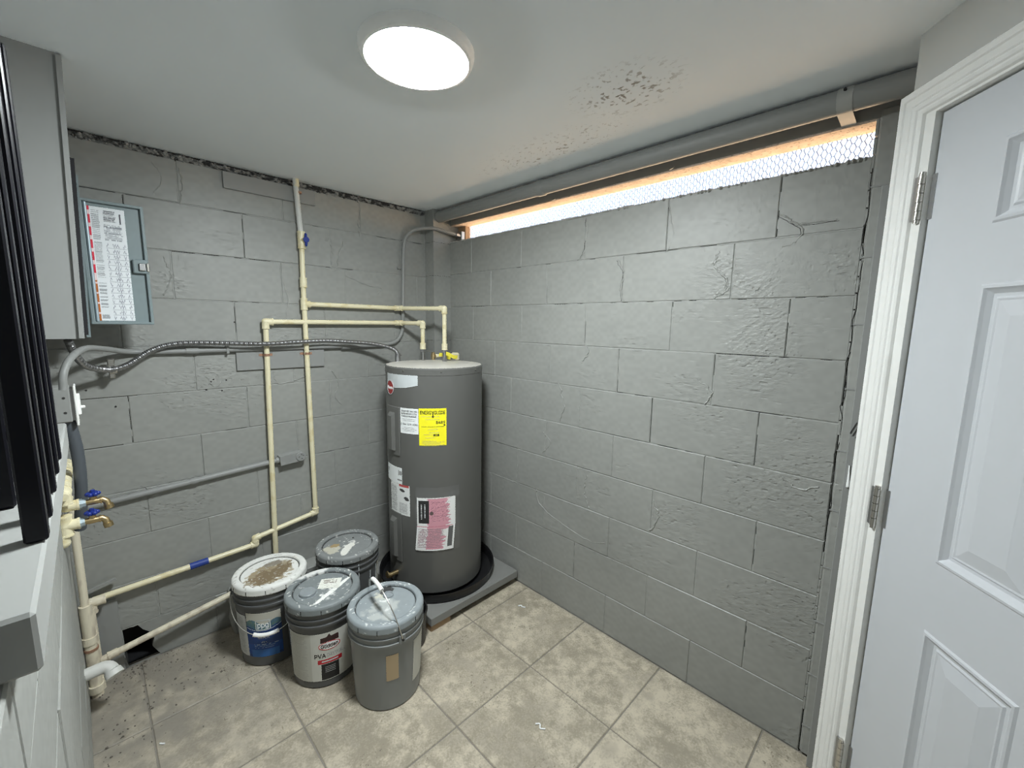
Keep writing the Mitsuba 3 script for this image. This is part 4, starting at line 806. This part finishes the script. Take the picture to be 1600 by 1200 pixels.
obj('red_bar', wrap(bx(-.047, .047, -.010, .010, 0, .0004), gx, gy, GA, .124, rf, .0013), 'ink_red', lb); obj('fine_print', wrap(bx(-.032, .032, -.003, .003, 0, .0003), gx, gy, GA, .125, rf, .0018), 'label_silver', lb)
obj('black_bar', wrap(bx(-.034, .034, -.037, .037, 0, .0004), gx, gy, GA, .075, rf, .0013), 'ink_black', lb)
for i in range(4): obj('fine_print', wrap(bx(-.02, .02, -.0012, .0012, 0, .0003), gx, gy, GA, .098 - .008 * i, rf, .0019), 'ink_grey', lb)
# left pail: blue landscape label, dirty white lid, hanging handle
bx_, by_, bh = -1.195, -.299, .385
pf = lambda V, c: splat(V, c, [(0, -.02, .12, .09, .5, (.40, .35, .26), .58, 75, 19), (-.02, -.02, .11, .07, .6, (.22, .165, .10), .58, 140, 20), (0, 0, .125, .125, 0, (.33, .27, .18), .86, 38, 8), (.01, -.03, .11, .045, .7, (.20, .15, .09), .54, 70, 9), (.03, .06, .05, .03, 0, (.25, .22, .18), .62, 60, 10), (0, 0, .17, .17, 0, (.40, .38, .34), 1.0, 50, 12)])
T, ld, rf, h = bucket('paint_bucket', bx_, by_, bh, 'pail_dark_grey', (.74, .74, .71), 'bucket with dirty white lid, blue label and hanging wire handle, leftmost by the wall', .0, pf)
def blue(u, v):
    hill = .80 - .12 * u + .05 * np.sin(u * 9) ; hill2 = .70 + .05 * np.sin(u * 6 + 2); c = np.tile([.50, .49, .43], (u.size, 1))
    c = paint(c, v < hill + .10 * u, (.075, .15, .20)); c = paint(c, (v < hill) & (meshkit.noise(np.c_[u * 40, v * 12, u * 0]) > .5), (.10, .17, .15)); c = paint(c, v < hill2 - .04, (.015, .045, .16)); c = paint(c, (v < .30) & (v > .05), (.012, .06, .24)); c = paint(c, (v < .17) & (np.abs(u - .5) < .4), (.03, .12, .34))
    arc = np.abs(v - (.60 + .35 * (u - .45) ** 2)) < .008; c = paint(c, arc, (.45, .50, .55)); c = paint(c, textlines(u, v, 3, .2, .95, .20, .32, 1., .6, 41, .4, 30).ravel() > 0, (.25, .32, .45)); return c
lb = blabel(T, bx_, by_, rf, -121, .158, .142, .216, blue, 70, 100, 'label', 'blue product label with hills')
blabel(T, bx_, by_, rf, -168, .150, .082, .200, lambda u, v: paint(np.tile([.50, .51, .50], (u.size, 1)), textlines(u, v, 30, .08, .92, .05, .95, 1., .7, 43, .5, 26).ravel() > 0, (.36, .37, .38)), 40, 80, 'side_label', 'pale grey text panel')
PA = -121; rb_ = Polygon([(-.024, -.019), (.024, -.019), (.024, .019), (-.024, .019)]).buffer(.006)
obj('mark', wrap(trimesh.creation.extrude_polygon(rb_.difference(rb_.buffer(-.0045)), .0005, engine='earcut'), bx_, by_, PA, .207, rf, .0016), 'label_silver', lb)
btext(lb, bx_, by_, rf, PA, .208, text('ppg', .024, True, width=.044), 'ink_white'); btext(lb, bx_, by_, rf, PA, .147, text('MAX', .014, False, width=.046), 'ink_grey'); btext(lb, bx_, by_, rf, PA, .124, text('100 %', .0055, False), 'label_silver')
ears_and_bail((T, 'pail_dark_grey'), bx_, by_, bh, -205, 131, .150, st=1.34)
# rear pail
rx_, ry_, rh = -.847, -.338, .401
rfn = lambda V, c: splat(V, c, [(-.07, .0, .05, .06, .4, (.50, .48, .40), .58, 40, 14), (-.015, -.035, .075, .022, .75, (.74, .73, .68), .46, 42, 15), (-.05, .03, .03, .02, 0, (.35, .26, .14), .6, 60, 16), (0, 0, .13, .13, 0, (.60, .60, .58), .98, 50, 17)])
T, ld, rf, h = bucket('paint_bucket', rx_, ry_, rh, 'pail_dark_grey', (.215, .225, .225), 'grey bucket with paint-splashed lid standing nearest the back wall beside the heater', .35, rfn)
obj('label', wrap(bx(-.04, .04, -.08, .08, 0, .0008), rx_, ry_, -28, .215, rf, .001), 'paper_dull', T, label='peeling pale label')
obj('bung_hole', cyl((rx_ + .05, ry_ + .045, rh - .011), (rx_ + .05, ry_ + .045, rh - .0092), .005, 12), 'ink_black', ld)
for a, z in ((-70, .24), (-95, .30), (-52, .25)): obj('drip', wrap(bx(-.002, .002, -.05, .05, 0, .002), rx_, ry_, a, z, rf, .003), 'label_silver', T, label='pale paint drip')
# small black pail hidden behind the front one
sx_, sy_ = -.742, -.697
T = thing('black_pail', 'small black pail half hidden behind the plain grey bucket', 'bucket')
obj('body', lathe([(0, .004), (.098, 0), (.102, .004), (.108, .15), (.112, .152), (.112, .162), (.105, .162), (.100, .012), (0, .012)], 64, (sx_, sy_, 0)), 'pail_black', T, smooth=30)
obj('handle', tube([(sx_ + .113 * math.cos(w), sy_ - .113 * math.sin(w), .150 - .02 * math.sin(w)) for w in np.linspace(math.pi * 1.05, math.pi * 1.95, 24)], .0018, 8), 'steel', T)

# ------------------------------------------------------------------ dirt and chips on the floor
cr = []
def crumb(x, y, s, z=0.0):
    c = trimesh.creation.icosphere(0, 1.0); v = c.vertices * RNG.uniform(.6, 1.3, c.vertices.shape); c = trimesh.Trimesh(v, c.faces, process=False); c.apply_transform(np.diag([s * RNG.uniform(.7, 2), s * RNG.uniform(.7, 1.6), s * .7, 1])); c.apply_transform(trimesh.transformations.rotation_matrix(RNG.uniform(0, 6.3), [0, 0, 1])); c.apply_translation((x, y, z + s * .45)); return c
for i in range(110):
    a, r = RNG.uniform(0, math.pi), abs(RNG.normal(0, .085)); x, y = -1.64 + r * math.cos(a) * 1.3, -.01 - r * math.sin(a) * .9
    if x > -1.78: cr.append(crumb(x, y, RNG.uniform(.001, .0035)))
for i in range(110):
    y = -RNG.uniform(.05, 1.0); x = LA[0] + LD[0] * -y + abs(RNG.normal(0, .10)) + .02; cr.append(crumb(x, y, RNG.uniform(.001, .0035)))
for i in range(70): cr.append(crumb(RNG.uniform(-1.7, -1.35), RNG.uniform(-.35, -.05), RNG.uniform(.001, .004)))
obj('rubble', cat_(cr), 'crumbs', label='dark crumbs and dirt scattered below the broken hole in the corner', cat='rubble', kind='stuff')
def chip(pts, label):
    obj('paint_chip', tube(spline(np.c_[np.array(pts), np.full(len(pts), .003)], 5), .0028, 6), 'paper_white', label=label, cat='paint chip')
chip([(-.165, -.905), (-.15, -.915), (-.157, -.925), (-.145, -.94)], 'small curled white paint chip on the tile in front of the slab')
chip([(-.612, -1.430), (-.60, -1.442), (-.612, -1.455), (-.60, -1.47)], 'small curled white paint chip on the middle of the tile floor')
chip([(-1.642, -.535), (-1.63, -.548)], 'tiny pale chip on the dirty tile by the left wall')
